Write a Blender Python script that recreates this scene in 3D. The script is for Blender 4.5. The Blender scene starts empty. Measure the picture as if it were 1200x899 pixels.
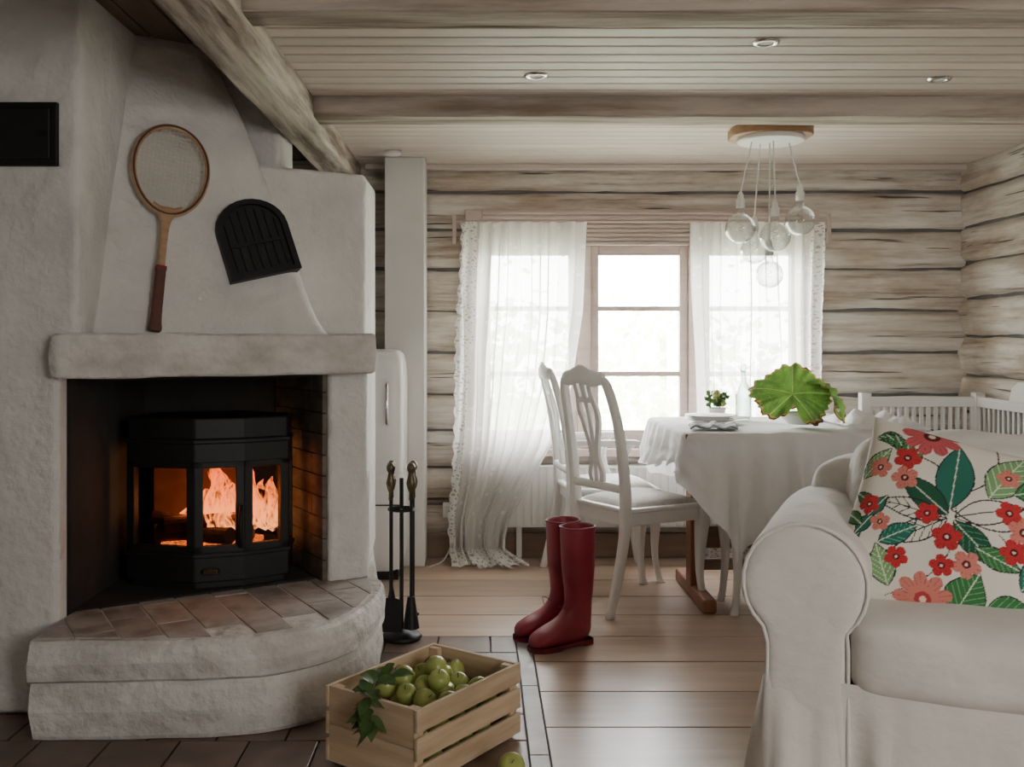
import bpy, bmesh, math, random
import numpy as np
from mathutils import Vector, Matrix, noise
random.seed(7)
pi=math.pi
S=bpy.context.scene
C=S.collection

# ---------------------------------------------------------------- materials
def nt(name):
    m=bpy.data.materials.new(name); m.use_nodes=True
    t=m.node_tree; t.nodes.clear()
    o=t.nodes.new('ShaderNodeOutputMaterial')
    return m,t,o
def col(c): return (c[0],c[1],c[2],1)
def pmat(name,c1,c2=None,rough=.6,metal=0,scale=(4,4,4),detail=6,ramp=(.3,.7),bump=0,bscale=None,bdist=.01,island=0,spec=.5,sheen=0,transl=0,coat=0):
    m,t,o=nt(name); N=t.nodes; L=t.links
    p=N.new('ShaderNodeBsdfPrincipled')
    p.inputs['Roughness'].default_value=rough; p.inputs['Metallic'].default_value=metal
    p.inputs['Specular IOR Level'].default_value=spec
    if sheen: p.inputs['Sheen Weight'].default_value=sheen
    if coat: p.inputs['Coat Weight'].default_value=coat; p.inputs['Coat Roughness'].default_value=.15
    tc=N.new('ShaderNodeTexCoord')
    mp=N.new('ShaderNodeMapping'); mp.inputs['Scale'].default_value=scale
    L.new(tc.outputs['Object'],mp.inputs['Vector'])
    c2=c2 or tuple(x*.9 for x in c1)
    nz=N.new('ShaderNodeTexNoise'); nz.inputs['Scale'].default_value=1; nz.inputs['Detail'].default_value=detail; nz.inputs['Roughness'].default_value=.6
    L.new(mp.outputs[0],nz.inputs['Vector'])
    r=N.new('ShaderNodeValToRGB'); r.color_ramp.elements[0].position=ramp[0]; r.color_ramp.elements[1].position=ramp[1]
    r.color_ramp.elements[0].color=col(c2); r.color_ramp.elements[1].color=col(c1)
    L.new(nz.outputs['Fac'],r.inputs['Fac'])
    src=r.outputs['Color']
    if island:
        g=N.new('ShaderNodeNewGeometry')
        mr=N.new('ShaderNodeMapRange'); mr.inputs['To Min'].default_value=1-island; mr.inputs['To Max'].default_value=1+island*.5
        L.new(g.outputs['Random Per Island'],mr.inputs['Value'])
        hs=N.new('ShaderNodeHueSaturation'); L.new(mr.outputs[0],hs.inputs['Value']); L.new(src,hs.inputs['Color'])
        src=hs.outputs['Color']
        ad=N.new('ShaderNodeVectorMath'); ad.operation='MULTIPLY_ADD'
        ad.inputs[1].default_value=(37,53,19)
        L.new(g.outputs['Random Per Island'],ad.inputs[0]); L.new(tc.outputs['Object'],ad.inputs[2])
        L.new(ad.outputs[0],mp.inputs['Vector'])
    L.new(src,p.inputs['Base Color'])
    if bump:
        b=N.new('ShaderNodeBump'); b.inputs['Strength'].default_value=bump; b.inputs['Distance'].default_value=bdist
        n2=N.new('ShaderNodeTexNoise'); n2.inputs['Detail'].default_value=5
        if bscale:
            m2=N.new('ShaderNodeMapping'); m2.inputs['Scale'].default_value=bscale
            L.new(tc.outputs['Object'],m2.inputs['Vector']); L.new(m2.outputs[0],n2.inputs['Vector']); n2.inputs['Scale'].default_value=1
        else:
            L.new(mp.outputs[0],n2.inputs['Vector']); n2.inputs['Scale'].default_value=1
        L.new(n2.outputs['Fac'],b.inputs['Height']); L.new(b.outputs[0],p.inputs['Normal'])
    if transl:
        tr=N.new('ShaderNodeBsdfTranslucent'); L.new(src,tr.inputs['Color'])
        mx=N.new('ShaderNodeMixShader'); mx.inputs[0].default_value=transl
        L.new(p.outputs[0],mx.inputs[1]); L.new(tr.outputs[0],mx.inputs[2]); L.new(mx.outputs[0],o.inputs[0])
    else: L.new(p.outputs[0],o.inputs[0])
    return m
def attrmat(name,rough=.8,transl=0,bump=0):
    m,t,o=nt(name); N=t.nodes; L=t.links
    p=N.new('ShaderNodeBsdfPrincipled'); p.inputs['Roughness'].default_value=rough
    a=N.new('ShaderNodeAttribute'); a.attribute_name='Col'
    L.new(a.outputs['Color'],p.inputs['Base Color'])
    if bump:
        b=N.new('ShaderNodeBump'); b.inputs['Strength'].default_value=bump; b.inputs['Distance'].default_value=.004
        n2=N.new('ShaderNodeTexNoise'); n2.inputs['Scale'].default_value=60
        L.new(n2.outputs['Fac'],b.inputs['Height']); L.new(b.outputs[0],p.inputs['Normal'])
    if transl:
        tr=N.new('ShaderNodeBsdfTranslucent'); L.new(a.outputs['Color'],tr.inputs['Color'])
        mx=N.new('ShaderNodeMixShader'); mx.inputs[0].default_value=transl
        L.new(p.outputs[0],mx.inputs[1]); L.new(tr.outputs[0],mx.inputs[2]); L.new(mx.outputs[0],o.inputs[0])
    else: L.new(p.outputs[0],o.inputs[0])
    return m
def logmat(name,axis):
    m,t,o=nt(name); N=t.nodes; L=t.links
    p=N.new('ShaderNodeBsdfPrincipled'); p.inputs['Roughness'].default_value=.85
    tc=N.new('ShaderNodeTexCoord')
    def ns(sc,det,rough=.6):
        mp=N.new('ShaderNodeMapping'); mp.inputs['Scale'].default_value=sc
        L.new(tc.outputs['Object'],mp.inputs['Vector'])
        n=N.new('ShaderNodeTexNoise'); n.inputs['Scale'].default_value=1; n.inputs['Detail'].default_value=det; n.inputs['Roughness'].default_value=rough
        L.new(mp.outputs[0],n.inputs['Vector']); return n
    def ax(l,s): return (l,s*.4,s) if axis=='X' else (s*.4,l,s)
    g=ns(ax(1.6,26),8,.65); big=ns(ax(2.2,7),5,.6); cr_=ns(ax(1.6,38),3,.5)
    r=N.new('ShaderNodeValToRGB'); e=r.color_ramp.elements
    e[0].position=.31; e[0].color=(.33,.27,.215,1); e[1].position=.60; e[1].color=(.71,.67,.61,1)
    k=e.new(.45); k.color=(.56,.505,.44,1)
    L.new(g.outputs['Fac'],r.inputs['Fac'])
    r2=N.new('ShaderNodeValToRGB'); r2.color_ramp.elements[0].position=.36; r2.color_ramp.elements[0].color=(.72,.64,.56,1); r2.color_ramp.elements[1].position=.56; r2.color_ramp.elements[1].color=(1.0,1.0,1.0,1)
    L.new(big.outputs['Fac'],r2.inputs['Fac'])
    mx=N.new('ShaderNodeMix'); mx.data_type='RGBA'; mx.blend_type='MULTIPLY'; mx.inputs[0].default_value=1
    L.new(r.outputs[0],mx.inputs[6]); L.new(r2.outputs[0],mx.inputs[7])
    r3=N.new('ShaderNodeValToRGB'); r3.color_ramp.elements[0].position=.30; r3.color_ramp.elements[0].color=(.26,.22,.18,1); r3.color_ramp.elements[1].position=.35; r3.color_ramp.elements[1].color=(1,1,1,1)
    L.new(cr_.outputs['Fac'],r3.inputs['Fac'])
    m2=N.new('ShaderNodeMix'); m2.data_type='RGBA'; m2.blend_type='MULTIPLY'; m2.inputs[0].default_value=1
    L.new(mx.outputs[2],m2.inputs[6]); L.new(r3.outputs[0],m2.inputs[7])
    L.new(m2.outputs[2],p.inputs['Base Color'])
    b=N.new('ShaderNodeBump'); b.inputs['Strength'].default_value=.9; b.inputs['Distance'].default_value=.015
    ma=N.new('ShaderNodeMath'); ma.operation='ADD'; L.new(g.outputs['Fac'],ma.inputs[0]); L.new(r3.outputs[0],ma.inputs[1])
    L.new(ma.outputs[0],b.inputs['Height']); L.new(b.outputs[0],p.inputs['Normal'])
    L.new(p.outputs[0],o.inputs[0]); return m
def thinglass(name,tint=(1,1,1),refl=.12,rough=.02):
    m,t,o=nt(name); N=t.nodes; L=t.links
    tr=N.new('ShaderNodeBsdfTransparent'); tr.inputs[0].default_value=col(tint)
    g=N.new('ShaderNodeBsdfGlossy'); g.inputs['Roughness'].default_value=rough
    lw=N.new('ShaderNodeLayerWeight'); lw.inputs['Blend'].default_value=.35
    mr=N.new('ShaderNodeMapRange'); mr.inputs['To Min'].default_value=refl*.3; mr.inputs['To Max'].default_value=min(1,refl*5)
    L.new(lw.outputs['Facing'],mr.inputs[0])
    mx=N.new('ShaderNodeMixShader'); L.new(mr.outputs[0],mx.inputs[0]); L.new(tr.outputs[0],mx.inputs[1]); L.new(g.outputs[0],mx.inputs[2])
    L.new(mx.outputs[0],o.inputs[0]); return m
def lacemat(name):
    m,t,o=nt(name); N=t.nodes; L=t.links
    uv=N.new('ShaderNodeUVMap')
    sp=N.new('ShaderNodeSeparateXYZ'); L.new(uv.outputs[0],sp.inputs[0])
    mp=N.new('ShaderNodeMapping'); mp.inputs['Scale'].default_value=(60,130,1); L.new(uv.outputs[0],mp.inputs[0])
    v=N.new('ShaderNodeTexVoronoi'); v.feature='DISTANCE_TO_EDGE'; v.inputs['Scale'].default_value=.75; L.new(mp.outputs[0],v.inputs['Vector'])
    thr=N.new('ShaderNodeValToRGB'); thr.color_ramp.elements[0].position=.16; thr.color_ramp.elements[1].position=.26
    thr.color_ramp.elements[0].color=(.03,.03,.03,1); thr.color_ramp.elements[1].color=(.5,.5,.5,1)
    L.new(v.outputs['Distance'],thr.inputs[0])
    bu=N.new('ShaderNodeMath'); bu.operation='LESS_THAN'; bu.inputs[1].default_value=.12; L.new(sp.outputs[0],bu.inputs[0])
    bv=N.new('ShaderNodeMath'); bv.operation='LESS_THAN'; bv.inputs[1].default_value=.06; L.new(sp.outputs[1],bv.inputs[0])
    bm=N.new('ShaderNodeMath'); bm.operation='MAXIMUM'; L.new(bu.outputs[0],bm.inputs[0]); L.new(bv.outputs[0],bm.inputs[1])
    n=N.new('ShaderNodeTexVoronoi'); n.inputs['Scale'].default_value=1
    mp3=N.new('ShaderNodeMapping'); mp3.inputs['Scale'].default_value=(18,36,1); L.new(uv.outputs[0],mp3.inputs[0]); L.new(mp3.outputs[0],n.inputs['Vector'])
    tb=N.new('ShaderNodeMapRange'); tb.inputs['From Min'].default_value=.18; tb.inputs['From Max'].default_value=.24; tb.inputs['To Min'].default_value=.05; tb.inputs['To Max'].default_value=.22
    L.new(n.outputs['Distance'],tb.inputs[0])
    mixv=N.new('ShaderNodeMix'); mixv.data_type='FLOAT'
    L.new(bm.outputs[0],mixv.inputs[0]); L.new(tb.outputs[0],mixv.inputs[2]); L.new(thr.outputs[0],mixv.inputs[3])
    d=N.new('ShaderNodeBsdfDiffuse'); d.inputs[0].default_value=(.90,.89,.87,1)
    tr=N.new('ShaderNodeBsdfTranslucent'); tr.inputs[0].default_value=(.94,.93,.91,1)
    m1=N.new('ShaderNodeMixShader'); m1.inputs[0].default_value=.55; L.new(d.outputs[0],m1.inputs[1]); L.new(tr.outputs[0],m1.inputs[2])
    tp=N.new('ShaderNodeBsdfTransparent')
    m2=N.new('ShaderNodeMixShader'); L.new(mixv.outputs[0],m2.inputs[0]); L.new(m1.outputs[0],m2.inputs[1]); L.new(tp.outputs[0],m2.inputs[2])
    L.new(m2.outputs[0],o.inputs[0]); return m

M={}
M['plaster']=pmat('plaster_white',(.76,.75,.72),(.61,.60,.57),rough=.9,scale=(3,3,3),bump=.9,bscale=(9,9,9),bdist=.04)
M['plaster2']=pmat('plaster_hearth',(.68,.66,.62),(.42,.395,.36),rough=.9,scale=(5,5,9),ramp=(.28,.58),bump=.9,bscale=(16,16,16),bdist=.025)
M['log']=logmat('limewashed_logs','X'); M['logY']=logmat('limewashed_logs_side','Y')
M['chink']=pmat('log_gap_filler',(.19,.185,.18),(.10,.095,.09),rough=.95)
M['ceil']=pmat('whitewashed_ceiling_boards',(.70,.62,.56),(.56,.475,.41),rough=.55,scale=(1.2,30,30),bump=.2,bdist=.004,island=.12)
M['ceilbrown']=pmat('brown_ceiling_boards',(.20,.13,.09),(.12,.08,.05),rough=.7,scale=(20,2,20),island=.2)
M['beam']=pmat('aged_beam',(.47,.41,.35),(.23,.18,.135),rough=.85,scale=(1.6,16,16),ramp=(.34,.6),bump=.9,bdist=.015)
M['beamY']=pmat('aged_beam_long',(.60,.54,.46),(.19,.145,.11),rough=.85,scale=(14,1.4,14),ramp=(.38,.58),bump=1,bdist=.02)
M['floor']=pmat('waxed_pine_floor',(.50,.375,.28),(.35,.245,.175),rough=.33,scale=(1.4,14,14),ramp=(.25,.72),bump=.15,bscale=(3,14,3),bdist=.008,island=.2,spec=.5)
M['dark']=pmat('gap_dark',(.03,.02,.015))
M['groove']=pmat('ceiling_groove',(.18,.135,.105))
M['tile']=pmat('hearth_floor_tiles',(.21,.135,.10),(.10,.07,.055),rough=.4,scale=(5,5,5),bump=.4,island=.3)
M['slate']=pmat('slate_strip',(.38,.36,.34),(.24,.23,.22),rough=.4,scale=(9,9,9),bump=.3)
M['brick']=pmat('worn_brick_hearth',(.43,.40,.37),(.235,.205,.18),rough=.7,scale=(9,9,9),ramp=(.32,.56),bump=.6,bdist=.012,island=.10)
M['soot']=pmat('sooty_lining',(.030,.027,.024),(.012,.011,.010),rough=.95,bump=.5)
M['sootbrick']=pmat('sooty_brick',(.19,.165,.13),(.06,.052,.042),rough=.9,scale=(6,6,14),bump=.6)
M['iron']=pmat('cast_iron',(.012,.0115,.011),(.008,.008,.0075),rough=.5,spec=.35,scale=(12,12,12))
M['blackm']=pmat('black_metal',(.008,.008,.008),rough=.5,spec=.35)
M['white']=pmat('white_paint',(.82,.81,.79),(.77,.76,.73),rough=.42,scale=(5,5,5))
M['whitem']=pmat('white_matt',(.74,.73,.70),(.68,.67,.64),rough=.7)
M['winpaint']=pmat('window_frame_paint',(.52,.42,.38),(.42,.33,.29),rough=.55,scale=(6,6,30))
M['glass']=thinglass('window_glass',refl=.06)
M['bulb']=thinglass('clear_glass',tint=(.90,.91,.90),refl=.18)
M['bottle']=thinglass('bottle_glass',tint=(.72,.78,.76),refl=.22)
M['stoveglass']=thinglass('stove_glass',tint=(.75,.62,.52),refl=.03)
M['lace']=lacemat('lace_cloth')
M['cloth']=pmat('white_tablecloth',(.86,.85,.84),(.82,.81,.80),rough=.85,scale=(20,20,20),bump=.25,bscale=(10,10,10),bdist=.03,transl=.25)
M['sofa']=pmat('sofa_cotton',(.77,.75,.71),(.72,.70,.66),rough=.95,scale=(30,30,30),bump=.4,bscale=(6,6,8),bdist=.035,sheen=.2)
M['pad']=pmat('seat_pad_fabric',(.56,.54,.50),(.40,.38,.35),rough=.9,scale=(90,90,90))
M['red']=pmat('red_rubber',(.31,.018,.045),(.25,.014,.034),rough=.36,scale=(6,6,6),coat=.2)
M['redsole']=pmat('red_rubber_sole',(.20,.015,.028),rough=.6)
M['inner']=pmat('boot_lining',(.10,.02,.025),rough=.9)
M['crate']=pmat('raw_pine',(.64,.49,.33),(.45,.31,.18),rough=.7,scale=(3,3,30),ramp=(.3,.65),bump=.2,island=.16)
M['apple']=pmat('green_apple',(.42,.46,.14),(.28,.34,.08),rough=.3,scale=(14,14,14),spec=.5)
M['stem']=pmat('twig',(.12,.08,.04))
M['leaf']=pmat('leaf_green',(.10,.18,.05),(.045,.10,.025),rough=.5,scale=(30,30,30),transl=.2)
M['racket']=pmat('racket_ash',(.50,.33,.19),(.36,.20,.10),rough=.35,scale=(10,10,40),coat=.3)
M['string']=pmat('gut_string',(.72,.68,.58))
M['grip']=pmat('leather_grip',(.13,.045,.028),(.08,.03,.02),rough=.6,scale=(10,10,60))
M['woodleg']=pmat('oiled_trestle',(.33,.14,.07),(.2,.08,.04),rough=.5,scale=(12,12,3))
M['slab']=pmat('canopy_wood',(.45,.27,.14),(.27,.14,.07),rough=.5,scale=(4,20,20))
M['brass']=pmat('brass_handle',(.16,.12,.07),(.08,.06,.04),rough=.4,metal=.8)
M['chrome']=pmat('chrome',(.7,.68,.65),rough=.2,metal=1)
M['base']=pmat('brown_skirting',(.26,.17,.12),(.17,.11,.075),rough=.6,scale=(2,20,20))
M['napkin']=pmat('grey_linen',(.45,.46,.47),(.25,.26,.28),rough=.9,scale=(60,60,60))
M['pillow']=attrmat('floral_cotton',.9,bump=.1)
M['bigleaf']=attrmat('vine_leaf',.45,transl=.3)

# ---------------------------------------------------------------- mesh helpers
def link(o,parent=None):
    C.objects.link(o)
    if parent: o.parent=parent
    return o
def group(name,loc=(0,0,0),rz=0,mat=None):
    e=bpy.data.objects.new(name,None); e.empty_display_size=.1
    C.objects.link(e)
    if mat is not None: e.matrix_world=mat
    else:
        e.location=loc; e.rotation_euler=(0,0,rz)
    return e
def mo(name,V,F,mat,parent=None,smooth=False,bevel=0,subsurf=0,solid=0,seg=2):
    me=bpy.data.meshes.new(name); me.from_pydata([tuple(v) for v in V],[],F); me.update()
    bm=bmesh.new(); bm.from_mesh(me); bmesh.ops.recalc_face_normals(bm,faces=bm.faces); bm.to_mesh(me); bm.free()
    if mat: me.materials.append(M[mat] if isinstance(mat,str) else mat)
    if smooth: me.polygons.foreach_set('use_smooth',[True]*len(me.polygons))
    o=bpy.data.objects.new(name,me); link(o,parent)
    if solid:
        k=o.modifiers.new('s','SOLIDIFY'); k.thickness=solid; k.offset=0
    if bevel:
        k=o.modifiers.new('b','BEVEL'); k.width=bevel; k.segments=seg; k.limit_method='ANGLE'
    if subsurf:
        k=o.modifiers.new('u','SUBSURF'); k.levels=subsurf; k.render_levels=subsurf
    return o
class MB:
    def __init__(s): s.V=[];s.F=[]
    def add(s,V,F):
        n=len(s.V); s.V+= [tuple(v) for v in V]; s.F+=[tuple(i+n for i in f) for f in F]
    def box(s,x0,x1,y0,y1,z0,z1,mx=None):
        V=[Vector(v) for v in [(x0,y0,z0),(x1,y0,z0),(x1,y1,z0),(x0,y1,z0),(x0,y0,z1),(x1,y0,z1),(x1,y1,z1),(x0,y1,z1)]]
        if mx: V=[mx@v for v in V]
        s.add(V,[(0,3,2,1),(4,5,6,7),(0,1,5,4),(1,2,6,5),(2,3,7,6),(3,0,4,7)])
    def cyl(s,p,q,r0,r1=None,n=12):
        r1=r0 if r1 is None else r1
        p=Vector(p);q=Vector(q);d=(q-p).normalized()
        a=d.orthogonal().normalized();b=d.cross(a)
        V=[];
        for c,r in((p,r0),(q,r1)):
            V+=[c+a*r*math.cos(2*pi*i/n)+b*r*math.sin(2*pi*i/n) for i in range(n)]
        F=[(i,(i+1)%n,n+(i+1)%n,n+i) for i in range(n)]+[tuple(range(n))[::-1],tuple(range(n,2*n))]
        s.add(V,F)
    def prism(s,poly,z0,z1):
        n=len(poly)
        V=[(x,y,z0) for x,y in poly]+[(x,y,z1) for x,y in poly]
        s.add(V,[(i,(i+1)%n,n+(i+1)%n,n+i) for i in range(n)]+[tuple(range(n))[::-1],tuple(range(n,2*n))])
    def lathe(s,prof,c=(0,0,0),n=20,mx=None):
        V=[];F=[];m=len(prof)
        for r,z in prof:
            for i in range(n):
                v=Vector((c[0]+r*math.cos(2*pi*i/n),c[1]+r*math.sin(2*pi*i/n),c[2]+z))
                V.append(mx@v if mx else v)
        for j in range(m-1):
            for i in range(n): F.append((j*n+i,j*n+(i+1)%n,(j+1)*n+(i+1)%n,(j+1)*n+i))
        s.add(V,F)
    def done(s,name,mat,parent=None,**k): return mo(name,s.V,s.F,mat,parent,**k)
def box(name,x0,x1,y0,y1,z0,z1,mat,parent=None,bevel=0,mx=None,**k):
    b=MB(); b.box(x0,x1,y0,y1,z0,z1,mx); return b.done(name,mat,parent,bevel=bevel,**k)
def prism(name,poly,z0,z1,mat,parent=None,bevel=0,**k):
    b=MB(); b.prism(poly,z0,z1); return b.done(name,mat,parent,bevel=bevel,**k)
def loft(name,rings,mat,parent=None,cap=True,closed=True,**k):
    n=len(rings[0]);V=[v for r in rings for v in r];F=[]
    for j in range(len(rings)-1):
        for i in range(n if closed else n-1):
            F.append((j*n+i,j*n+(i+1)%n,(j+1)*n+(i+1)%n,(j+1)*n+i))
    if cap and closed:
        F.append(tuple(range(n))[::-1]); F.append(tuple(range((len(rings)-1)*n,len(rings)*n)))
    return mo(name,V,F,mat,parent,**k)
def tube(name,pts,r,mat,parent=None,cyclic=False,radii=None,res=4):
    cu=bpy.data.curves.new(name,'CURVE'); cu.dimensions='3D'; cu.bevel_depth=r; cu.bevel_resolution=res; cu.use_fill_caps=True
    lists=pts if isinstance(pts[0][0],(list,tuple,Vector)) else [pts]
    for P in lists:
        sp=cu.splines.new('POLY'); sp.points.add(len(P)-1)
        for i,p in enumerate(P):
            sp.points[i].co=(p[0],p[1],p[2],1)
            if radii: sp.points[i].radius=radii[i]
        sp.use_cyclic_u=cyclic
    o=bpy.data.objects.new(name,cu); cu.materials.append(M[mat]); link(o,parent); return o
def cr(pts,n=6):
    P=[pts[0]]+list(pts)+[pts[-1]];out=[]
    for i in range(1,len(P)-2):
        for k in range(n):
            t=k/n
            out.append(tuple(.5*((2*b)+(-a+c)*t+(2*a-5*b+4*c-d)*t*t+(-a+3*b-3*c+d)*t**3) for a,b,c,d in zip(P[i-1],P[i],P[i+1],P[i+2])))
    out.append(tuple(pts[-1])); return out
def post(name,pts,mat,parent,n=4,e=4,seg=16):
    R=[]
    for x,y,z,wx,wy in cr(pts,n):
        ring=[]
        for i in range(seg):
            a=2*pi*i/seg;c=math.cos(a);s_=math.sin(a)
            ring.append((x+wx*math.copysign(abs(c)**(2/e),c),y+wy*math.copysign(abs(s_)**(2/e),s_),z))
        R.append(ring)
    return loft(name,R,mat,parent,smooth=True)
def rbox(name,c,s,r,mat,parent=None,n=14,puff=(0,0,0),mx=None,wr=0):
    bm=bmesh.new(); bmesh.ops.create_cube(bm,size=2); bmesh.ops.subdivide_edges(bm,edges=bm.edges,cuts=n,use_grid_fill=True)
    for v in bm.verts:
        u=v.co.copy()
        p=Vector((u.x*s[0],u.y*s[1],u.z*s[2]))
        q=Vector([max(-(s[i]-r),min(s[i]-r,p[i])) for i in range(3)])
        d=p-q
        if d.length>1e-6: p=q+d.normalized()*min(r,max(abs(d.x),abs(d.y),abs(d.z)))
        f=[(1-u.y**2)*(1-u.z**2),(1-u.x**2)*(1-u.z**2),(1-u.x**2)*(1-u.y**2)]
        for i in range(3): p[i]+=puff[i]*f[i]*(1 if u[i]>0 else -1)*abs(u[i])
        if wr: p+=noise.noise_vector(p*7+Vector(c)*3)*wr
        p+=Vector(c)
        if mx: p=mx@p
        v.co=p
    me=bpy.data.meshes.new(name); bm.to_mesh(me); bm.free(); me.materials.append(M[mat])
    me.polygons.foreach_set('use_smooth',[True]*len(me.polygons))
    o=bpy.data.objects.new(name,me); link(o,parent)
    k=o.modifiers.new('u','SUBSURF'); k.levels=1;k.render_levels=1
    return o
def grid(name,fn,nu,nv,mat,parent=None,colf=None,solid=0):
    V=[];F=[];UV=[]
    for j in range(nv+1):
        for i in range(nu+1):
            V.append(fn(i/nu,j/nv)); UV.append((i/nu,j/nv))
    for j in range(nv):
        for i in range(nu):
            a=j*(nu+1)+i; F.append((a,a+1,a+nu+2,a+nu+1))
    me=bpy.data.meshes.new(name); me.from_pydata([tuple(v) for v in V],[],F); me.update()
    uv=me.uv_layers.new(name='UVMap')
    li=np.zeros(len(me.loops),dtype=np.int32); me.loops.foreach_get('vertex_index',li)
    uv.data.foreach_set('uv',np.array(UV,dtype=np.float32)[li].ravel())
    me.materials.append(M[mat]); me.polygons.foreach_set('use_smooth',[True]*len(me.polygons))
    if colf is not None:
        ca=me.color_attributes.new('Col','FLOAT_COLOR','POINT')
        ca.data.foreach_set('color',colf(np.array(UV)).astype(np.float32).ravel())
    o=bpy.data.objects.new(name,me); link(o,parent)
    if solid:
        k=o.modifiers.new('s','SOLIDIFY'); k.thickness=solid
    return o
def lerp(x,xs,ys): return float(np.interp(x,xs,ys))

# ---------------------------------------------------------------- room shell
YB=5.29; XR=2.6; ZC=2.09; ZL=2.25
b=MB()
edges=[3.83+.3*i for i in range(-18,6)]
for y0 in edges:
    y1=y0+.3-.007
    x=-2.5 if y0>3.8 else .19
    while x<XR+.05:
        L=random.uniform(1.8,3.2); x1=min(x+L,XR+.05)
        b.box(x,x1-.004,y0,y1,-.03,random.uniform(-.0015,0)); x=x1
b.done('floor','floor',bevel=.002)
box('floor_subfloor',-2.6,2.8,-1.7,5.6,-.08,-.012,'dark')
b=MB(); yy=3.826
ts=.2
i=0
while yy>-1.6:
    xx=.128+(0 if i%2 else .1)
    while xx>-2.5:
        b.box(max(xx-ts+.006,-2.5),min(xx,.128),yy-ts+.006,yy,-.03,-.001); xx-=ts
    yy-=ts; i+=1
b.done('floor_tiles','tile',bevel=.002)
b=MB(); yy=3.83
while yy>-1.6:
    b.box(.132,.186,yy-.55,yy-.004,-.03,.0); yy-=.55
b.done('floor_slate_edge','slate',bevel=.002)

def logwall(name,axis,a0,a1,base,hole=None,mat='log',sign=-1):
    V=[];F=[]
    zt=ZC+.04; h=.205
    zs=[]; z=zt
    while z>.02:
        hh=h*random.uniform(.86,1.14); zs.append((max(z-hh,0),z)); z-=hh
    T=[-1,-.985,-.95,-.88,-.75,-.5,-.2,.1,.4,.68,.84,.93,.98,1]
    for z0,z1 in zs:
        segs=[(a0,a1,-9,9)]
        if hole and z1>hole[2] and z0<hole[3]:
            segs=[(a0,hole[0],-9,9),(hole[1],a1,-9,9)]
            if z1>hole[3]+.02: segs.append((hole[0],hole[1],hole[3],9))
            if z0<hole[2]-.02: segs.append((hole[0],hole[1],-9,hole[2]))
        for (p,q,lo_,hi_) in segs:
            nx=max(2,int((q-p)/.05)); ny=len(T)-1; off=len(V)
            for j,t in enumerate(T):
                for i in range(nx+1):
                    a=p+(q-p)*i/nx
                    w=.010*noise.noise(Vector((a*1.1,z0*9,1)))
                    zz=z0+.0035+(z1-z0-.007)*((t+1)/2)+w+.006*noise.noise(Vector((a*5,z0*5,3)))
                    d=.036*(1-abs(t)**6)+.012*noise.noise(Vector((a*1.7,zz*4,z0*7)))+.010*noise.noise(Vector((a*4,zz*18,z0)))+.005*noise.noise(Vector((a*14,zz*30,z0)))
                    if j in(0,ny): d=-.03
                    zz=max(lo_,min(hi_,zz))
                    V.append((a,base+sign*d,zz) if axis=='X' else (base+sign*d,a,zz))
            for j in range(ny):
                for i in range(nx):
                    u=off+j*(nx+1)+i; F.append((u,u+1,u+nx+2,u+nx+1))
    return mo(name,V,F,mat,smooth=True)
WX0,WX1,WZ0,WZ1=.0,1.70,.60,1.76
wb=group('wall_back')
o=logwall('logs','X',-2.5,XR+.02,YB,(WX0-.05,WX1+.05,WZ0-.03,WZ1+.03)); o.parent=wb
b=MB()
b.box(-2.6,WX0,YB-.006,YB+.16,0,ZC+.3); b.box(WX1,XR+.2,YB-.006,YB+.16,0,ZC+.3)
b.box(WX0,WX1,YB-.006,YB+.16,0,WZ0); b.box(WX0,WX1,YB-.006,YB+.16,WZ1,ZC+.3)
b.done('core','chink',wb)
wr_=group('wall_right')
o=logwall('logs','Y',-1.6,YB+.02,XR,None,'logY'); o.parent=wr_
box('core',XR-.006,XR+.15,-1.7,YB+.2,0,ZC+.3,'chink',wr_)
box('wall_left',-2.6,-2.45,-1.7,YB+.1,0,2.4,'plaster')
box('wall_camera_side',-2.6,XR+.1,-1.7,-1.55,0,2.4,'plaster')
b=MB(); y=YB+.02
while y>-1.6:
    b.box(-.72,XR+.05,y-.088,y-.001,ZC,ZC+.02); y-=.091
b.done('ceiling','ceil',bevel=.007)
b=MB(); x=-.7
while x>-2.55:
    b.box(x-.12,x-.004,-1.6,YB+.1,ZL,ZL+.02); x-=.124
b.done('ceiling_left','ceilbrown',bevel=.003)
b=MB(); b.box(-.72,XR+.1,-1.7,YB+.15,ZC+.012,ZC+.1); b.box(-2.6,-.7,-1.7,YB+.15,ZL+.018,ZL+.1)
b.done('ceiling_deck','groove')
def beam(name,axis,a0,a1,c0,c1,z0,z1,mat):
    R=[];n=int((a1-a0)/.06); cx=(c0+c1)/2;hw=(c1-c0)/2;cz=(z0+z1)/2;hz=(z1-z0)/2
    for i in range(n+1):
        a=a0+(a1-a0)*i/n; ring=[]
        for k in range(32):
            t=2*pi*k/32;c=math.cos(t);s=math.sin(t)
            px=cx+hw*math.copysign(abs(c)**.18,c); pz=cz+hz*math.copysign(abs(s)**.18,s)
            px+=.007*noise.noise(Vector((a*2,k*.6,c0)))+.012*noise.noise(Vector((a*.8,1,c0))); pz+=.007*noise.noise(Vector((a*2.3,k*.5,9+c0)))
            ring.append((a,px,pz) if axis=='X' else (px,a,pz))
        R.append(ring)
    return loft(name,R,mat,smooth=True)
beam('ceiling_beam','X',-.66,XR,3.77,3.93,2.015,2.11,'beam')
beam('ceiling_beam.001','X',-.66,XR,2.66,2.80,2.045,2.12,'beam')
beam('ceiling_beam.002','Y',-1.5,YB,-.81,-.65,1.98,2.30,'beamY')
box('trim_1',-.62,XR,YB-.10,YB-.05,ZC-.03,ZC,'ceil',bevel=.006)
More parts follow.
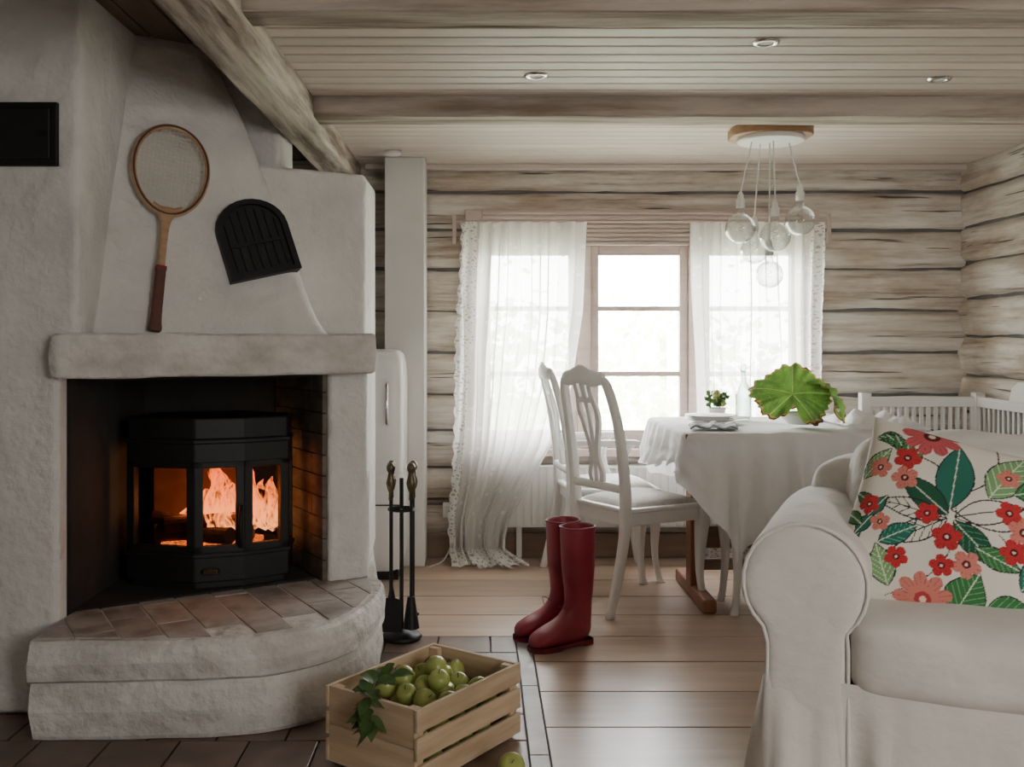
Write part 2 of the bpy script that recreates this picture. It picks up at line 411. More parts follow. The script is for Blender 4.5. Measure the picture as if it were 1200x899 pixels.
box('baseboard_back',-.3,XR-.05,YB-.075,YB-.04,0,.13,'base',bevel=.004)
box('baseboard_right',XR-.075,XR-.04,-1.5,YB-.09,0,.13,'base',bevel=.004)

# ---------------------------------------------------------------- window
w=group('window_1',((WX0+WX1)/2,YB,(WZ0+WZ1)/2)); inv=Matrix.Translation(w.location).inverted()
def wpart(o): o.parent=w; o.matrix_parent_inverse=inv; return o
y0,y1=YB-.06,YB+.06
b=MB(); b.box(WX0-.09,WX0,y0-.02,y1,WZ0-.05,WZ1+.09); b.box(WX1,WX1+.09,y0-.02,y1,WZ0-.05,WZ1+.09)
wpart(b.done('frame_sides','winpaint',bevel=.004))
b=MB(); b.box(WX0,WX1,y0-.02,y1,WZ1-.10,WZ1+.09); b.box(WX0-.12,WX1+.12,y0-.06,y1,WZ0-.06,WZ0-.02); b.box(WX0,WX1,y0,y1,WZ0-.02,WZ0+.02)
wpart(b.done('frame_head_and_sill','winpaint',bevel=.004))
b=MB()
for x in(.543,1.136): b.box(x-.035,x+.035,y0-.005,y1,WZ0+.02,WZ1-.10)
wpart(b.done('mullions','winpaint',bevel=.003))
b=MB()
for k_ in range(8): b.box(WX0,WX1,y0-.030,y0-.018,WZ1-.10+k_*.023,WZ1-.083+k_*.023)
wpart(b.done('head_slats','winpaint',bevel=.003))
b=MB(); g=MB()
xs=[(WX0,.508),(.578,1.101),(1.171,WX1)]
for a,c in xs:
    b.box(a,a+.045,YB-.045,YB,WZ0+.02,WZ1-.10); b.box(c-.045,c,YB-.045,YB,WZ0+.02,WZ1-.10)
    b.box(a+.045,c-.045,YB-.044,YB-.001,WZ0+.02,WZ0+.075); b.box(a+.045,c-.045,YB-.044,YB-.001,WZ1-.15,WZ1-.10)
    for zz in (.975,1.325): b.box(a+.045,c-.045,YB-.04,YB-.005,zz-.013,zz+.013)
    g.box(a+.04,c-.04,YB-.022,YB-.020,WZ0+.07,WZ1-.12)
wpart(b.done('casements','winpaint',bevel=.003)); wpart(g.done('panes','glass'))

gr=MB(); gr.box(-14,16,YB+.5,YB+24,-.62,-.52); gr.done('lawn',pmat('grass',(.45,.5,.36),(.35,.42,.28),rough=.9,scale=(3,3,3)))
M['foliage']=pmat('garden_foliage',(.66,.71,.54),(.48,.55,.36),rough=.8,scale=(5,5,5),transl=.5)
def bush(name,x,y,r,h,n=380):
    V=[];F=[]
    for i in range(n):
        a=random.uniform(0,2*pi); cz=random.uniform(-1,1); q=random.uniform(.45,1)
        s=math.sqrt(1-cz*cz); c=Vector((x+r*q*s*math.cos(a),y+r*q*s*math.sin(a),h*.5+h*.45*q*cz-.4))
        u=noise.random_unit_vector()*.09; v=u.orthogonal()*.7; k=len(V)
        V+=[c-u,c+v,c+u,c-v]; F.append((k,k+1,k+2,k+3))
    bb=MB(); bb.V=V;bb.F=F; bb.cyl((x,y,-.52),(x,y,h*.5),.05); return bb.done(name,'foliage')
for i,(x,y,r,h) in enumerate([(.2,11.5,1.3,2.2),(2.4,13,1.6,2.4),(4.6,12,1.3,2.0),(-1.6,13,1.5,2.6)]):
    bush('garden_shrub',x,y,r,h)

# ---------------------------------------------------------------- chimney wall + fireplace
A=Vector((-1.31,3.07)); U=Vector((.866,.5)); Vv=Vector((-.5,.866))
def P(s,v): q=A+U*s+Vv*v; return (q.x,q.y)
wl=group('wall_chimney')
def xzplate(name,pts,y0,y1,mat,parent,bevel=.003,seg=2,**k):
    n=len(pts);V=[(x,y0,z) for x,z in pts]+[(x,y1,z) for x,z in pts]
    return mo(name,V,[(i,(i+1)%n,n+(i+1)%n,n+i) for i in range(n)]+[tuple(range(n)),tuple(range(n,2*n))[::-1]],mat,parent,bevel=bevel,seg=seg,**k)
xzplate('face',[(-2.5,0),(-1.305,0),(-1.305,1.10),(-1.245,1.10),(-1.245,2.3),(-2.5,2.3)],3.02,3.10,'plaster',wl,bevel=.022,seg=4)
box('return',-2.5,-1.247,3.08,4.3,1.12,2.3,'plaster',wl)
fp=group('fireplace')
front=[(-1.30,2.81),(-1.0,2.815),(-.72,2.84),(-.60,2.875),(-.50,2.945),(-.42,3.06),(-.37,3.2),(-.345,3.36),(-.35,3.52),(-.385,3.60)]
fr=cr(front,4)
def off(poly,d,cx=-1.3,cy=3.6):
    out=[]
    for x,y in poly:
        q=Vector((x-cx,y-cy)); out.append((cx+q.x*(1-d/q.length),cy+q.y*(1-d/q.length)))
    out[0]=(poly[0][0]+.0,out[0][1]); return out
def course(name,z0,z1,d0,dm,d1,mat):
    back=[(-.47,4.2),(-1.5,4.2),(-1.5,3.11),(-1.304,3.11)]
    R=[]
    for z,d in((z0,d0),(z0+.012,dm+.002),(z0+.03,dm),((z0+z1)/2,dm-.005),(z1-.03,dm),(z1-.01,dm+.006),(z1,d1)):
        ring=[(x+.010*noise.noise(Vector((x*5,y*5,z*9))),y+.010*noise.noise(Vector((y*5,x*5,z*9))),z+.004*noise.noise(Vector((x*6,y*6,2)))) for x,y in off(fr,d)]
        R.append(ring+[(x,y,z) for x,y in back])
    return loft(name,R,mat,fp,smooth=False)
course('plinth_base',0,.168,.02,.012,.022,'plaster2')
course('plinth_top',.165,.286,.018,-.004,.012,'plaster2')
b=MB()
full=off(fr,.035)+[(-.5,4.0),(-1.29,3.9)]
for r_ in range(0,8):
    for c_ in range(-3,12):
        s0=c_*.118; v0=-.47+r_*.235+(.12 if c_%2 else 0)
        q=[P(s0,v0),P(s0+.112,v0),P(s0+.112,v0+.229),P(s0,v0+.229)]
        bm=bmesh.new(); vs=[bm.verts.new((x,y,0)) for x,y in q]; bm.faces.new(vs)
        n=len(full); area=sum(full[i][0]*full[(i+1)%n][1]-full[(i+1)%n][0]*full[i][1] for i in range(n))
        for i in range(n):
            x1,y1=full[i];x2,y2=full[(i+1)%n]
            nx,ny=(y2-y1),-(x2-x1)
            if area<0: nx,ny=-nx,-ny
            if math.hypot(nx,ny)<1e-6: continue
            bmesh.ops.bisect_plane(bm,geom=bm.verts[:]+bm.edges[:]+bm.faces[:],plane_co=(x1,y1,0),plane_no=(nx,ny,0),clear_outer=True)
        for f in bm.faces:
            pl=[(v.co.x,v.co.y) for v in f.verts]
            if f.calc_area()>.0008: b.prism(pl,.27,.290+random.uniform(-.0015,.0015))
        bm.free()
b.done('hearth_bricks','brick',fp,bevel=.003)
prism('pier',[(-.548,3.51),(-.42,3.585),(-.465,4.28),(-.85,4.28),(-.82,3.98)],.28,1.05,'plaster',fp,bevel=.02,seg=4)
prism('side_block',[P(.3,.3),(-.465,3.906),(-.465,4.28),(-1.2,4.28)],1.12,1.815,'plaster',fp,bevel=.02,seg=4)
box('stack',-1.24,-.824,3.97,4.28,1.7,2.27,'plaster',fp,bevel=.02,seg=4)
def wavy(poly,z0,z1,name,mat,r=.02):
    pts=[]
    n=len(poly)
    for i in range(n):
        p=Vector(poly[i]);q=Vector(poly[(i+1)%n]);m=max(1,int((q-p).length/.03))
        pts+=[p+(q-p)*(k/m) for k in range(m)]
    c=sum(pts,Vector((0,0)))/len(pts); R=[]
    for z,ins in((z0,r*.9),(z0+r*.5,r*.2),(z0+r,0),((z0+z1)/2,-.002),(z1-r,0),(z1-r*.5,r*.2),(z1,r*.9)):
        ring=[]
        for p in pts:
            d=(p-c); d=d*(1-ins/d.length)
            nn=.010*noise.noise(Vector((p.x*7,p.y*7,z*12)))
            ring.append((c.x+d.x+nn*.5,c.y+d.y+nn,z+.009*noise.noise(Vector((p.x*5,p.y*5,z*3)))))
        R.append(ring)
    return loft(name,R,mat,fp,smooth=True)
wavy([(-1.303,2.958),(-.379,3.49),(-.465,4.26),(-1.26,4.26),(-1.303,3.2)],1.035,1.176,'mantel','plaster2',.013)
R=[]
for Z,vf,sr,vr in cr([(1.15,.075,.955,.12),(1.21,.09,.905,.13),(1.30,.12,.875,.16),(1.5,.165,.824,.20),(1.79,.235,.74,.27),(2.03,.30,.667,.33),(2.27,.37,.58,.42)],3):
    rr=lerp(Z,[1.15,2.27],[.07,.16]); ring=[]
    for k in range(9): ring.append((.03+(sr-rr-.03)*k/9, vf-.05*(1-min(1,k/4))))
    for k in range(9):
        a=-pi/2+pi/2*k/8; ring.append((sr-rr+rr*math.cos(a),vf+rr+rr*math.sin(a)))
    ring+= [(sr,.55),(sr-.1,.8),(.3,.8)]
    R.append([(P(s,v)[0]+.006*noise.noise(Vector((s*4,v*4,Z*4))),P(s,v)[1]+.011*noise.noise(Vector((s*3,v*3,Z*3+5))),Z) for s,v in ring])
loft('hood',R,'plaster',fp,smooth=True)
PR=(-.553,3.515);PRb=(-.815,3.965)
box('lining_left',-1.33,-1.302,3.10,4.0,.28,1.05,'soot',fp)
prism('lining_back',[(-1.31,3.78),(-.80,3.99),(-.80,4.05),(-1.31,3.84)],.28,1.05,'soot',fp)
b=MB()
d=(Vector(PRb)-Vector(PR)); ln=d.length; d.normalize(); nrm=Vector((-d.y,d.x))
for rI in range(10):
    z=.294+rI*.075; o_=(.11 if rI%2 else 0)
    s=-o_
    while s<ln:
        a=max(s,0);e_=min(s+.218,ln)
        if e_-a>.02:
            p=Vector(PR)+d*a;q=Vector(PR)+d*e_
            b.prism([p,q,q+nrm*.02,p+nrm*.02],z,min(z+.072,1.035))
        s+=.222
b.done('lining_right_bricks','sootbrick',fp,bevel=.003)
prism('throat',[(-1.29,3.14),P(.86,.06),P(.86,.5),(-1.29,3.8)],1.022,1.036,'soot',fp)
prism('firebox_floor',[(-1.30,3.12),P(.85,.06),P(.85,.5),(-1.30,3.8)],.285,.297,'soot',fp)

def frame(base,top,nrm):
    z=(Vector(top)-Vector(base)).normalized(); y=-(Vector(nrm)-z*Vector(nrm).dot(z)).normalized(); x=y.cross(z)
    m=Matrix((x,y,z)).transposed().to_4x4(); m.translation=Vector(base); return m
nf=(.5,-.866,0)
c0=P(.690,.116);c1=P(.630,.216)
mt=frame((c0[0],c0[1],1.385),(c1[0],c1[1],1.785),nf)
mt=mt@Matrix.Rotation(math.radians(-5),4,'Y')
dg=group('damper_hatch',mat=mt)
def arch(w,h,n=14): return [(-w,0),(w,0)]+[(w*math.cos(pi*k/n),h-w*.85+w*.85*math.sin(pi*k/n)) for k in range(n+1)]
fl=arch(.132,.290); inn=[(x,z+.018) for x,z in arch(.110,.253)]
n=len(fl); V=[];F=[]
for y_ in(-.012,.055):
    V+=[(x,y_,z) for x,z in fl]+[(x,y_,z) for x,z in inn]
for i in range(n):
    j=(i+1)%n
    F+=[(i,j,n+j,n+i),(2*n+i,2*n+j,3*n+j,3*n+i),(i,j,2*n+j,2*n+i),(n+i,n+j,3*n+j,3*n+i)]
mo('frame',V,F,'blackm',dg)
xzplate('door',inn,.004,.02,'iron',dg,bevel=0)
for k in range(7): box('grille_bar_%d'%k,-.093+k*.031-.004,-.093+k*.031+.004,-.004,.004,.03,lerp(abs(-.093+k*.031),[0,.06,.1],[.262,.245,.20]),'blackm',dg)
box('grille_cross',-.1,.1,-.008,-.002,.12,.132,'blackm',dg)

hg=group('cast_iron_wall_hatch',(-1.39,3.02,1.785))
box('plate',-.14,.09,-.018,.0,-.098,.098,'blackm',hg,bevel=.004)
box('panel',-.12,.07,-.026,-.016,-.078,.078,'iron',hg,bevel=.004)
tube('knob',[(.05,-.026,0),(.05,-.045,0)],.008,'blackm',hg)

# ---------------------------------------------------------------- stove insert
st=group('wood_stove')
V0=(-1.240,3.42);V1=(-.985,3.355);V2=(-.825,3.41);V3=(-.690,3.50);V4=(-.705,3.65)
bk=[(-.93,3.78),(-1.235,3.66)]
pts=[V0,V1,V2,V3,V4]
def inset(pl,d):
    c=Vector((-.97,3.58)); return [tuple(c+(Vector(p)-c)*(1-d)) for p in pl]
prism('foot',inset(pts+bk,.05),.297,.34,'iron',st,bevel=.004)
prism('lower_body',pts+bk,.32,.425,'iron',st,bevel=.005)
prism('ledge',inset(pts+bk,-.03),.405,.42,'iron',st,bevel=.004)
prism('upper_body',pts+bk,.73,.80,'iron',st,bevel=.005)
prism('top_plate',inset(pts+bk,-.02),.797,.812,'iron',st,bevel=.004)
prism('crown',inset(pts+bk,.015),.81,.885,'iron',st,bevel=.006)
b=MB();g=MB()
for p,q in zip(pts[:-1],pts[1:]):
    p=Vector(p);q=Vector(q);d=(q-p);L_=d.length;d.normalize();n=Vector((-d.y,d.x))
    for a,e_ in((0,.030),(L_-.030,L_)):
        b.prism([p+d*a,p+d*e_,p+d*e_+n*.03,p+d*a+n*.03],.42,.735)
    for z0,z1 in((.42,.445),(.712,.735)): b.prism([p,q,q+n*.025,p+n*.025],z0,z1)
    g.prism([p+d*.02+n*.012,q-d*.02+n*.012,q-d*.02+n*.016,p+d*.02+n*.016],.43,.72)
b.done('door_frames','iron',st,bevel=.003); g.done('door_glass','stoveglass',st)
box('air_slider',-.95,-.90,3.335,3.37,.355,.372,'brass',st,bevel=.003)
tube('door_handle',[(-.833,3.395,.44),(-.829,3.37,.46),(-.829,3.37,.56),(-.833,3.395,.58)],.007,'blackm',st)
prism('fire_chamber_back',[(-1.21,3.62),(-.93,3.73),(-.93,3.75),(-1.21,3.64)],.42,.73,pmat('firebrick',(.16,.09,.055),(.07,.04,.025),rough=.9,scale=(9,9,9)),st)
def firemat():
    m,t,o=nt('flame'); N=t.nodes;L=t.links
    tc=N.new('ShaderNodeTexCoord'); sp=N.new('ShaderNodeSeparateXYZ'); L.new(tc.outputs['Object'],sp.inputs[0])
    mr=N.new('ShaderNodeMapRange'); mr.inputs['From Min'].default_value=.45; mr.inputs['From Max'].default_value=.70
    L.new(sp.outputs[2],mr.inputs[0])
    mp=N.new('ShaderNodeMapping'); mp.inputs['Scale'].default_value=(30,30,9); L.new(tc.outputs['Object'],mp.inputs[0])
    n=N.new('ShaderNodeTexNoise'); n.inputs['Scale'].default_value=1; n.inputs['Distortion'].default_value=1.8; L.new(mp.outputs[0],n.inputs[0])
    r=N.new('ShaderNodeValToRGB'); e=r.color_ramp.elements; e[0].color=(1,.47,.17,1); e[1].color=(.85,.13,.02,1); e[1].position=1
    k=e.new(.45); k.color=(1,.30,.08,1); L.new(mr.outputs[0],r.inputs[0])
    em=N.new('ShaderNodeEmission'); em.inputs[1].default_value=5; L.new(r.outputs[0],em.inputs[0])
    tp=N.new('ShaderNodeBsdfTransparent')
    r2=N.new('ShaderNodeValToRGB'); r2.color_ramp.elements[0].position=.40; r2.color_ramp.elements[1].position=.72
    L.new(n.outputs[0],r2.inputs[0])
    mx=N.new('ShaderNodeMixShader'); L.new(r2.outputs[0],mx.inputs[0]); L.new(tp.outputs[0],mx.inputs[1]); L.new(em.outputs[0],mx.inputs[2]); L.new(mx.outputs[0],o.inputs[0])
    return m
M['flame']=firemat()
b=MB()
for (x,y,z,r,h) in [(-.945,3.50,.46,.055,.24),(-.89,3.52,.46,.05,.20),(-.99,3.53,.46,.045,.16),(-.835,3.55,.46,.045,.22),(-.79,3.58,.46,.04,.19),(-1.06,3.52,.46,.035,.10),(-.905,3.47,.46,.035,.13),(-.96,3.58,.46,.05,.25),(-.87,3.60,.46,.05,.24),(-.76,3.56,.46,.035,.20)]:
    prof=[(r*math.sin(pi*(t**.6))*.95+.001,h*t) for t in [i/14 for i in range(15)]]
    n0=len(b.V); b.lathe(prof,(x,y,z),14)
    for i in range(n0,len(b.V)):
        v=Vector(b.V[i]); f=(v.z-z)/h; nn=noise.noise_vector(v*16)*.045*f; b.V[i]=(v.x+nn.x,v.y+nn.y,v.z)
b.done('flames','flame',st,smooth=True)
M['char']=pmat('charred_log',(.12,.06,.035),(.02,.015,.012),rough=.9,scale=(20,20,20),bump=.8)
b=MB()
b.cyl((-1.16,3.50,.46),(-.82,3.52,.46),.035,.03); b.cyl((-1.14,3.56,.455),(-.88,3.43,.47),.03,.03); b.cyl((-1.12,3.47,.50),(-.84,3.50,.52),.028,.025); b.cyl((-1.18,3.52,.52),(-1.0,3.50,.50),.024,.024)
b.done('logs','char',st)
m,t,o_=nt('embers'); N=t.nodes;L=t.links
em=N.new('ShaderNodeEmission'); nn=N.new('ShaderNodeTexNoise'); nn.inputs['Scale'].default_value=35; r=N.new('ShaderNodeValToRGB')
r.color_ramp.elements[0].position=.4; r.color_ramp.elements[0].color=(.01,.004,.002,1); r.color_ramp.elements[1].position=.65; r.color_ramp.elements[1].color=(1,.25,.05,1)
L.new(nn.outputs[0],r.inputs[0]); L.new(r.outputs[0],em.inputs[0]); em.inputs[1].default_value=4; L.new(em.outputs[0],o_.inputs[0])
M['ember']=m
rbox('ember_bed',(-.97,3.54,.43),(.17,.08,.015),.012,'ember',st,n=6)
for (x,y,z,e_) in [(-.90,3.48,.58,2.4),(-1.05,3.50,.55,1.2)]:
    l=bpy.data.lights.new('fire_light','POINT'); l.energy=e_; l.color=(1,.42,.15); l.shadow_soft_size=.05
    lo=bpy.data.objects.new('fire_light',l); lo.location=(x,y,z); link(lo,st)

# ---------------------------------------------------------------- racket
rb=P(.282,.03); rt=P(.392,.212)
mt=frame((rb[0],rb[1],1.184),(rt[0],rt[1],1.925),nf)
rk=group('wooden_tennis_racket',mat=mt)
hc=.58; ha=.126; hb=.164
def ell(t,a=ha,bb=hb): return (a*math.sin(t)*(1+.06*math.cos(t)),0,hc+bb*math.cos(t))
tube('head_frame',[ell(2*pi*k/64) for k in range(64)],.0095,'racket',rk,cyclic=True)
tube('head_inlay',[(x*1.0,-.0085,z) for x,_,z in [ell(2*pi*k/64) for k in range(64)]],.0035,'grip',rk,cyclic=True,res=2)
Ls=[]
for i in range(-8,9):
    x=i*.0142
    if abs(x)<ha*.97:
        h_=hb*math.sqrt(max(0,1-(x/ha)**2)); Ls.append([(x,0,hc-h_),(x,0,hc+h_)])
for i in range(-11,12):
    z=i*.0146
    if abs(z)<hb*.97:
        w_=ha*math.sqrt(1-(z/hb)**2); Ls.append([(-w_,.001,hc+z),(w_,.001,hc+z)])
tube('strings',Ls,.0014,'string',rk,res=1)
tube('throat_bow',cr([(-.05,0,.445),(-.02,0,.43),(0,0,.427),(.02,0,.43),(.05,0,.445)],4),.010,'racket',rk)
post('shaft',[(0,0,.20,.013,.009),(0,0,.32,.012,.008),(0,0,.385,.017,.009),(0,0,.42,.034,.010),(0,0,.44,.045,.008)],'racket',rk)
post('grip',[(0,0,0,.019,.016),(0,0,.01,.022,.017),(0,0,.05,.018,.014),(0,0,.20,.017,.013),(0,0,.215,.016,.012)],'grip',rk)
box('collar',-.0175,.0175,-.013,.013,.21,.228,'redsole',rk,bevel=.003)

# ---------------------------------------------------------------- fire tools
ft=group('fireplace_tool_set',(-.312,3.80,0))
b=MB(); b.lathe([(0,0),(.075,0),(.08,.008),(.07,.02),(.03,.028),(.012,.04),(0,.04)],n=28); b.done('base','blackm',ft,smooth=True)
tube('stem',[(0,0,.03),(0,0,.62)],.008,'blackm',ft)
tube('hanger_ring',[(.05*math.cos(2*pi*k/24),.05*math.sin(2*pi*k/24),.50) for k in range(24)],.005,'blackm',ft,cyclic=True)
tube('hanger_arms',[[(-.05,0,.5),(.05,0,.5)],[(0,-.05,.5),(0,.05,.5)]],.004,'blackm',ft)
for k,(a,kind) in enumerate([(-2.4,'shovel'),(-.7,'brush'),(.6,'poker'),(2.5,'tongs')]):
    x=.052*math.cos(a);y=.052*math.sin(a)
    tube('rod_%d'%k,[(x,y,.13),(x,y,.56)],.006,'blackm',ft)
    b=MB(); b.lathe([(0,.54),(.009,.54),(.008,.57),(.015,.585),(.019,.605),(.013,.63),(.010,.645),(.016,.655),(.017,.67),(.008,.684),(0,.684)],(x,y,0),14); b.done('handle_%d'%k,'brass',ft,smooth=True)
    if kind=='shovel': mo('shovel_pan',[(x-.04,y-.012,.16),(x+.04,y-.012,.16),(x+.045,y-.02,.04),(x-.045,y-.02,.04),(x,y-.002,.17)],[(0,1,2,3),(0,4,1)],'blackm',ft,solid=.003)
    if kind=='brush':
        b=MB(); b.lathe([(0,.17),(.014,.17),(.02,.13),(.032,.05),(0,.045)],(x,y,0),16); b.done('brush_head','iron',ft)
    if kind=='poker': tube('poker_hook',[(x,y,.14),(x,y,.06),(x+.02,y,.09)],.006,'blackm',ft)
    if kind=='tongs': tube('tong_arms',[[(x,y,.2),(x-.015,y,.12),(x-.003,y,.05)],[(x,y,.2),(x+.015,y,.12),(x+.003,y,.05)]],.005,'blackm',ft)

# ---------------------------------------------------------------- column, fridge, details
box('trim_2',-.497,-.293,5.0,5.22,0,ZC,'whitem',bevel=.006)
fg=group('refrigerator',(-.675,4.95,0))
rbox('cabinet',(0,0,.565),(.295,.24,.545),.045,'white',fg,n=10)
box('door_seam',-.292,.292,-.246,-.236,.36,.366,'dark',fg)
box('plinth',-.27,.27,-.22,.22,0,.05,'blackm',fg)
tube('handle',[(.22,-.24,.75),(.22,-.275,.76),(.22,-.275,.94),(.22,-.24,.95)],.007,'chrome',fg)
b=MB(); b.lathe([(0,0),(.04,0),(.04,-.015),(.028,-.022),(0,-.022)],(-.44,4.85,ZC),24); b.done('smoke_detector','white',smooth=True)
for i,(x,y) in enumerate([(.892,3.08),(.19,3.465),(1.636,3.51)]):
    sg=group('ceiling_spotlight',(x,y,ZC-.001))
    b=MB(); b.lathe([(.022,-.001),(.028,-.007),(.038,-.006),(.042,0)],n=28); b.done('rim','chrome',sg,smooth=True)
    b=MB(); b.lathe([(0,-.003),(.024,-.003)],n=24); b.done('lens','whitem',sg)
sk=group('wall_socket',(-.17,YB-.04,.25)); box('plate',-.04,.04,-.03,0,-.04,.04,'white',sk,bevel=.006); box('face',-.025,.025,-.036,-.03,-.025,.025,'whitem',sk,bevel=.004)
tube('power_cord',cr([(-.17,5.20,.22),(-.16,5.15,.1),(-.2,5.12,.01),(-.27,4.97,.006)],6),.004,'whitem')
rg=group('radiator',(.75,5.185,.33))
b=MB(); b.box(-.62,.62,-.02,.0,-.16,.16)
for k in range(31): b.box(-.61+k*.04,-.587+k*.04,-.028,-.018,-.15,.15)
b.box(-.63,.63,-.03,.03,.15,.165); b.box(-.6,.6,.015,.035,-.15,.15); b.box(-.57,-.54,.0,.02,-.33,-.15); b.box(.54,.57,.0,.02,-.33,-.15)
b.done('panel','white',rg,bevel=.003)

# ---------------------------------------------------------------- curtains
def curtain(name,zs,xl,xr,flip,folds,seedv,puddle):
    zt=1.77
    def fn(u,v):
        uu=1-u if flip else u
        z=zt*v
        L_=lerp(z,zs,xl);R_=lerp(z,zs,xr)
        q=uu+.02*math.sin(uu*17+seedv)+.01*math.sin(z*5+uu*9)
        x=L_+(R_-L_)*uu
        amp=(.022+.010*math.sin(uu*7+seedv))*(.75+.25*(1-v))
        y=5.11+amp*math.sin(2*pi*folds*q+.8*math.sin(z*1.7+seedv))+.009*math.sin(2*pi*folds*2.3*q+z*2)
        x+=.012*math.cos(2*pi*folds*q*1.3+z*2)
        if u<.02: x+=.006*math.sin(z*70)
        if puddle and z<.12:
            f=(1-z/.12); y-=.18*f*f+.03*math.sin(uu*19)*f; x+=.10*f*f*uu; z=.012+z*.55+.02*abs(math.sin(uu*25))*f
        elif z<.012: z=.012
        return (x,y,z)
    return grid(name,fn,180,150,'lace')
cg=group('lace_curtain')
o=curtain('cloth',[0,.12,.22,.40,.60,.9,1.3,1.77],[-.15,-.165,-.17,-.15,-.14,-.135,-.125,-.115],[.14,.12,.14,.25,.36,.45,.51,.53],False,9,1.0,True); o.parent=cg
cg2=group('lace_curtain.001')
o=curtain('cloth',[0,.9,1.77],[1.12,1.10,1.095],[1.74,1.77,1.79],True,9,4.0,False); o.parent=cg2
rg=group('curtain_rod',(.83,5.11,1.775))
tube('rod',[(-.98,0,0),(.98,0,0)],.006,'winpaint',rg)
tube('rod_brackets',[[(-.96,.1,-.01),(-.96,0,-.01)],[(.96,.1,-.01),(.96,0,-.01)]],.008,'winpaint',rg)
b=MB(); b.box(-.985,-.965,-.01,.01,-.12,.04); b.box(.965,.985,-.01,.01,-.12,.04); b.done('end_battens','winpaint',rg,bevel=.003)

# ---------------------------------------------------------------- chairs
def chair(name,loc,rz,arms=False):
    g=group(name,loc,rz)
    for i,s in enumerate((1,-1)):
        post('back_post_%d'%i,[(-.275,.165*s,0,.017,.016),(-.235,.165*s,.15,.019,.017),(-.20,.168*s,.33,.022,.019),(-.195,.17*s,.45,.024,.020),(-.205,.172*s,.60,.020,.020),(-.235,.168*s,.80,.018,.019),(-.272,.150*s,.95,.017,.020),(-.285,.120*s,.997,.015,.024)],'white',g)
        post('front_leg_%d'%i,[(.235,.205*s,0,.019,.019),(.222,.20*s,.03,.014,.014),(.205,.195*s,.14,.015,.015),(.208,.198*s,.28,.023,.023),(.215,.20*s,.37,.029,.028),(.212,.198*s,.43,.028,.026)],'white',g)
    fr_=[(-.205,-.185),(.235,-.225),(.235,.225),(-.205,.185)]
    prism('apron',[(-.19,-.17),(.215,-.205),(.215,.205),(-.19,.17)],.370,.43,'white',g,bevel=.008)
    prism('seat_frame',fr_,.425,.447,'white',g,bevel=.009,seg=3)
    def pad(u,v):
        a=2*u-1;c=2*v-1; x=-.18+.395*v; y=a*(.165+.04*v)
        return (x,y,.445+.035*((1-a**4)*(1-c**4))**.6)
    grid('seat_pad',pad,20,20,'pad',g)
    R=[]
    for k in range(25):
        t=-1+2*k/24; y=.135*t; x=-.287-.02*(1-t*t); zc=.985+.02*(1-abs(t)**2)+.006*math.cos(t*6); h_=.026+.014*(1-t*t)
        R.append([(x+.014*math.cos(a),y,zc+h_*math.sin(a)) for a in [2*pi*j/12 for j in range(12)]])
    loft('crest_rail',R,'white',g,smooth=True)
    R=[]
    for k in range(9):
        y=-.165+.33*k/8; R.append([(-.208+.012*math.cos(a),y,.53+.020*math.sin(a)) for a in [2*pi*j/10 for j in range(10)]])
    loft('lower_rail',R,'white',g,smooth=True)
    def xc(z): return lerp(z,[.45,.6,.8,.95,1.0],[-.20,-.212,-.242,-.288,-.30])
    prof=cr([(.53,.040),(.58,.052),(.64,.032),(.70,.036),(.78,.058),(.85,.072),(.92,.058),(.985,.062)],6)
    for s in(1,-1):
        V=[];F=[]
        for z,w_ in prof:
            win=w_-.026
            for xx,yy in((-.007,win),(-.007,w_),(.007,w_),(.007,win)): V.append((xc(z)+xx,yy*s,z))
        n=len(prof)
        for j in range(n-1):
            for i in range(4): F.append((j*4+i,j*4+(i+1)%4,(j+1)*4+(i+1)%4,(j+1)*4+i))
        F+=[(0,1,2,3),tuple(range(4*n-4,4*n))]
        mo('splat_side_%d'%(s>0),V,F,'white',g)
    post('splat_rib',[(xc(.53),0,.53,.007,.016),(xc(.64),0,.64,.007,.011),(xc(.75),0,.75,.007,.014),(xc(.85),0,.85,.007,.012),(xc(.93),0,.93,.007,.018),(xc(.985),0,.985,.007,.022)],'white',g)
    for z in(.64,.90): box('splat_bridge_%d'%int(z*100),xc(z)-.007,xc(z)+.007,-.05 if z>.8 else -.026,.05 if z>.8 else .026,z-.013,z+.013,'white',g,bevel=.003)
    if arms:
        for i,s in enumerate((1,-1)):
            tube('arm_%d'%i,cr([(-.215,.172*s,.66),(-.12,.195*s,.665),(.02,.215*s,.665),(.10,.22*s,.665),(.12,.22*s,.655)],6),.017,'white',g)
            tube('arm_post_%d'%i,cr([(.08,.218*s,.655),(.05,.212*s,.58),(.06,.208*s,.50),(.09,.205*s,.43)],5),.014,'white',g)
    return g
a=math.radians(32); f=Vector((math.cos(a),math.sin(a))); l=Vector((-f.y,f.x))
p0=Vector((.530,4.07))+f*.275+l*.165
chair('dining_chair',(p0.x,p0.y,0),a)
a=math.radians(6); f=Vector((math.cos(a),math.sin(a))); l=Vector((-f.y,f.x))
p0=Vector((.345,4.675))+f*.275+l*.165
chair('dining_chair.001',(p0.x,p0.y,0),a,True)

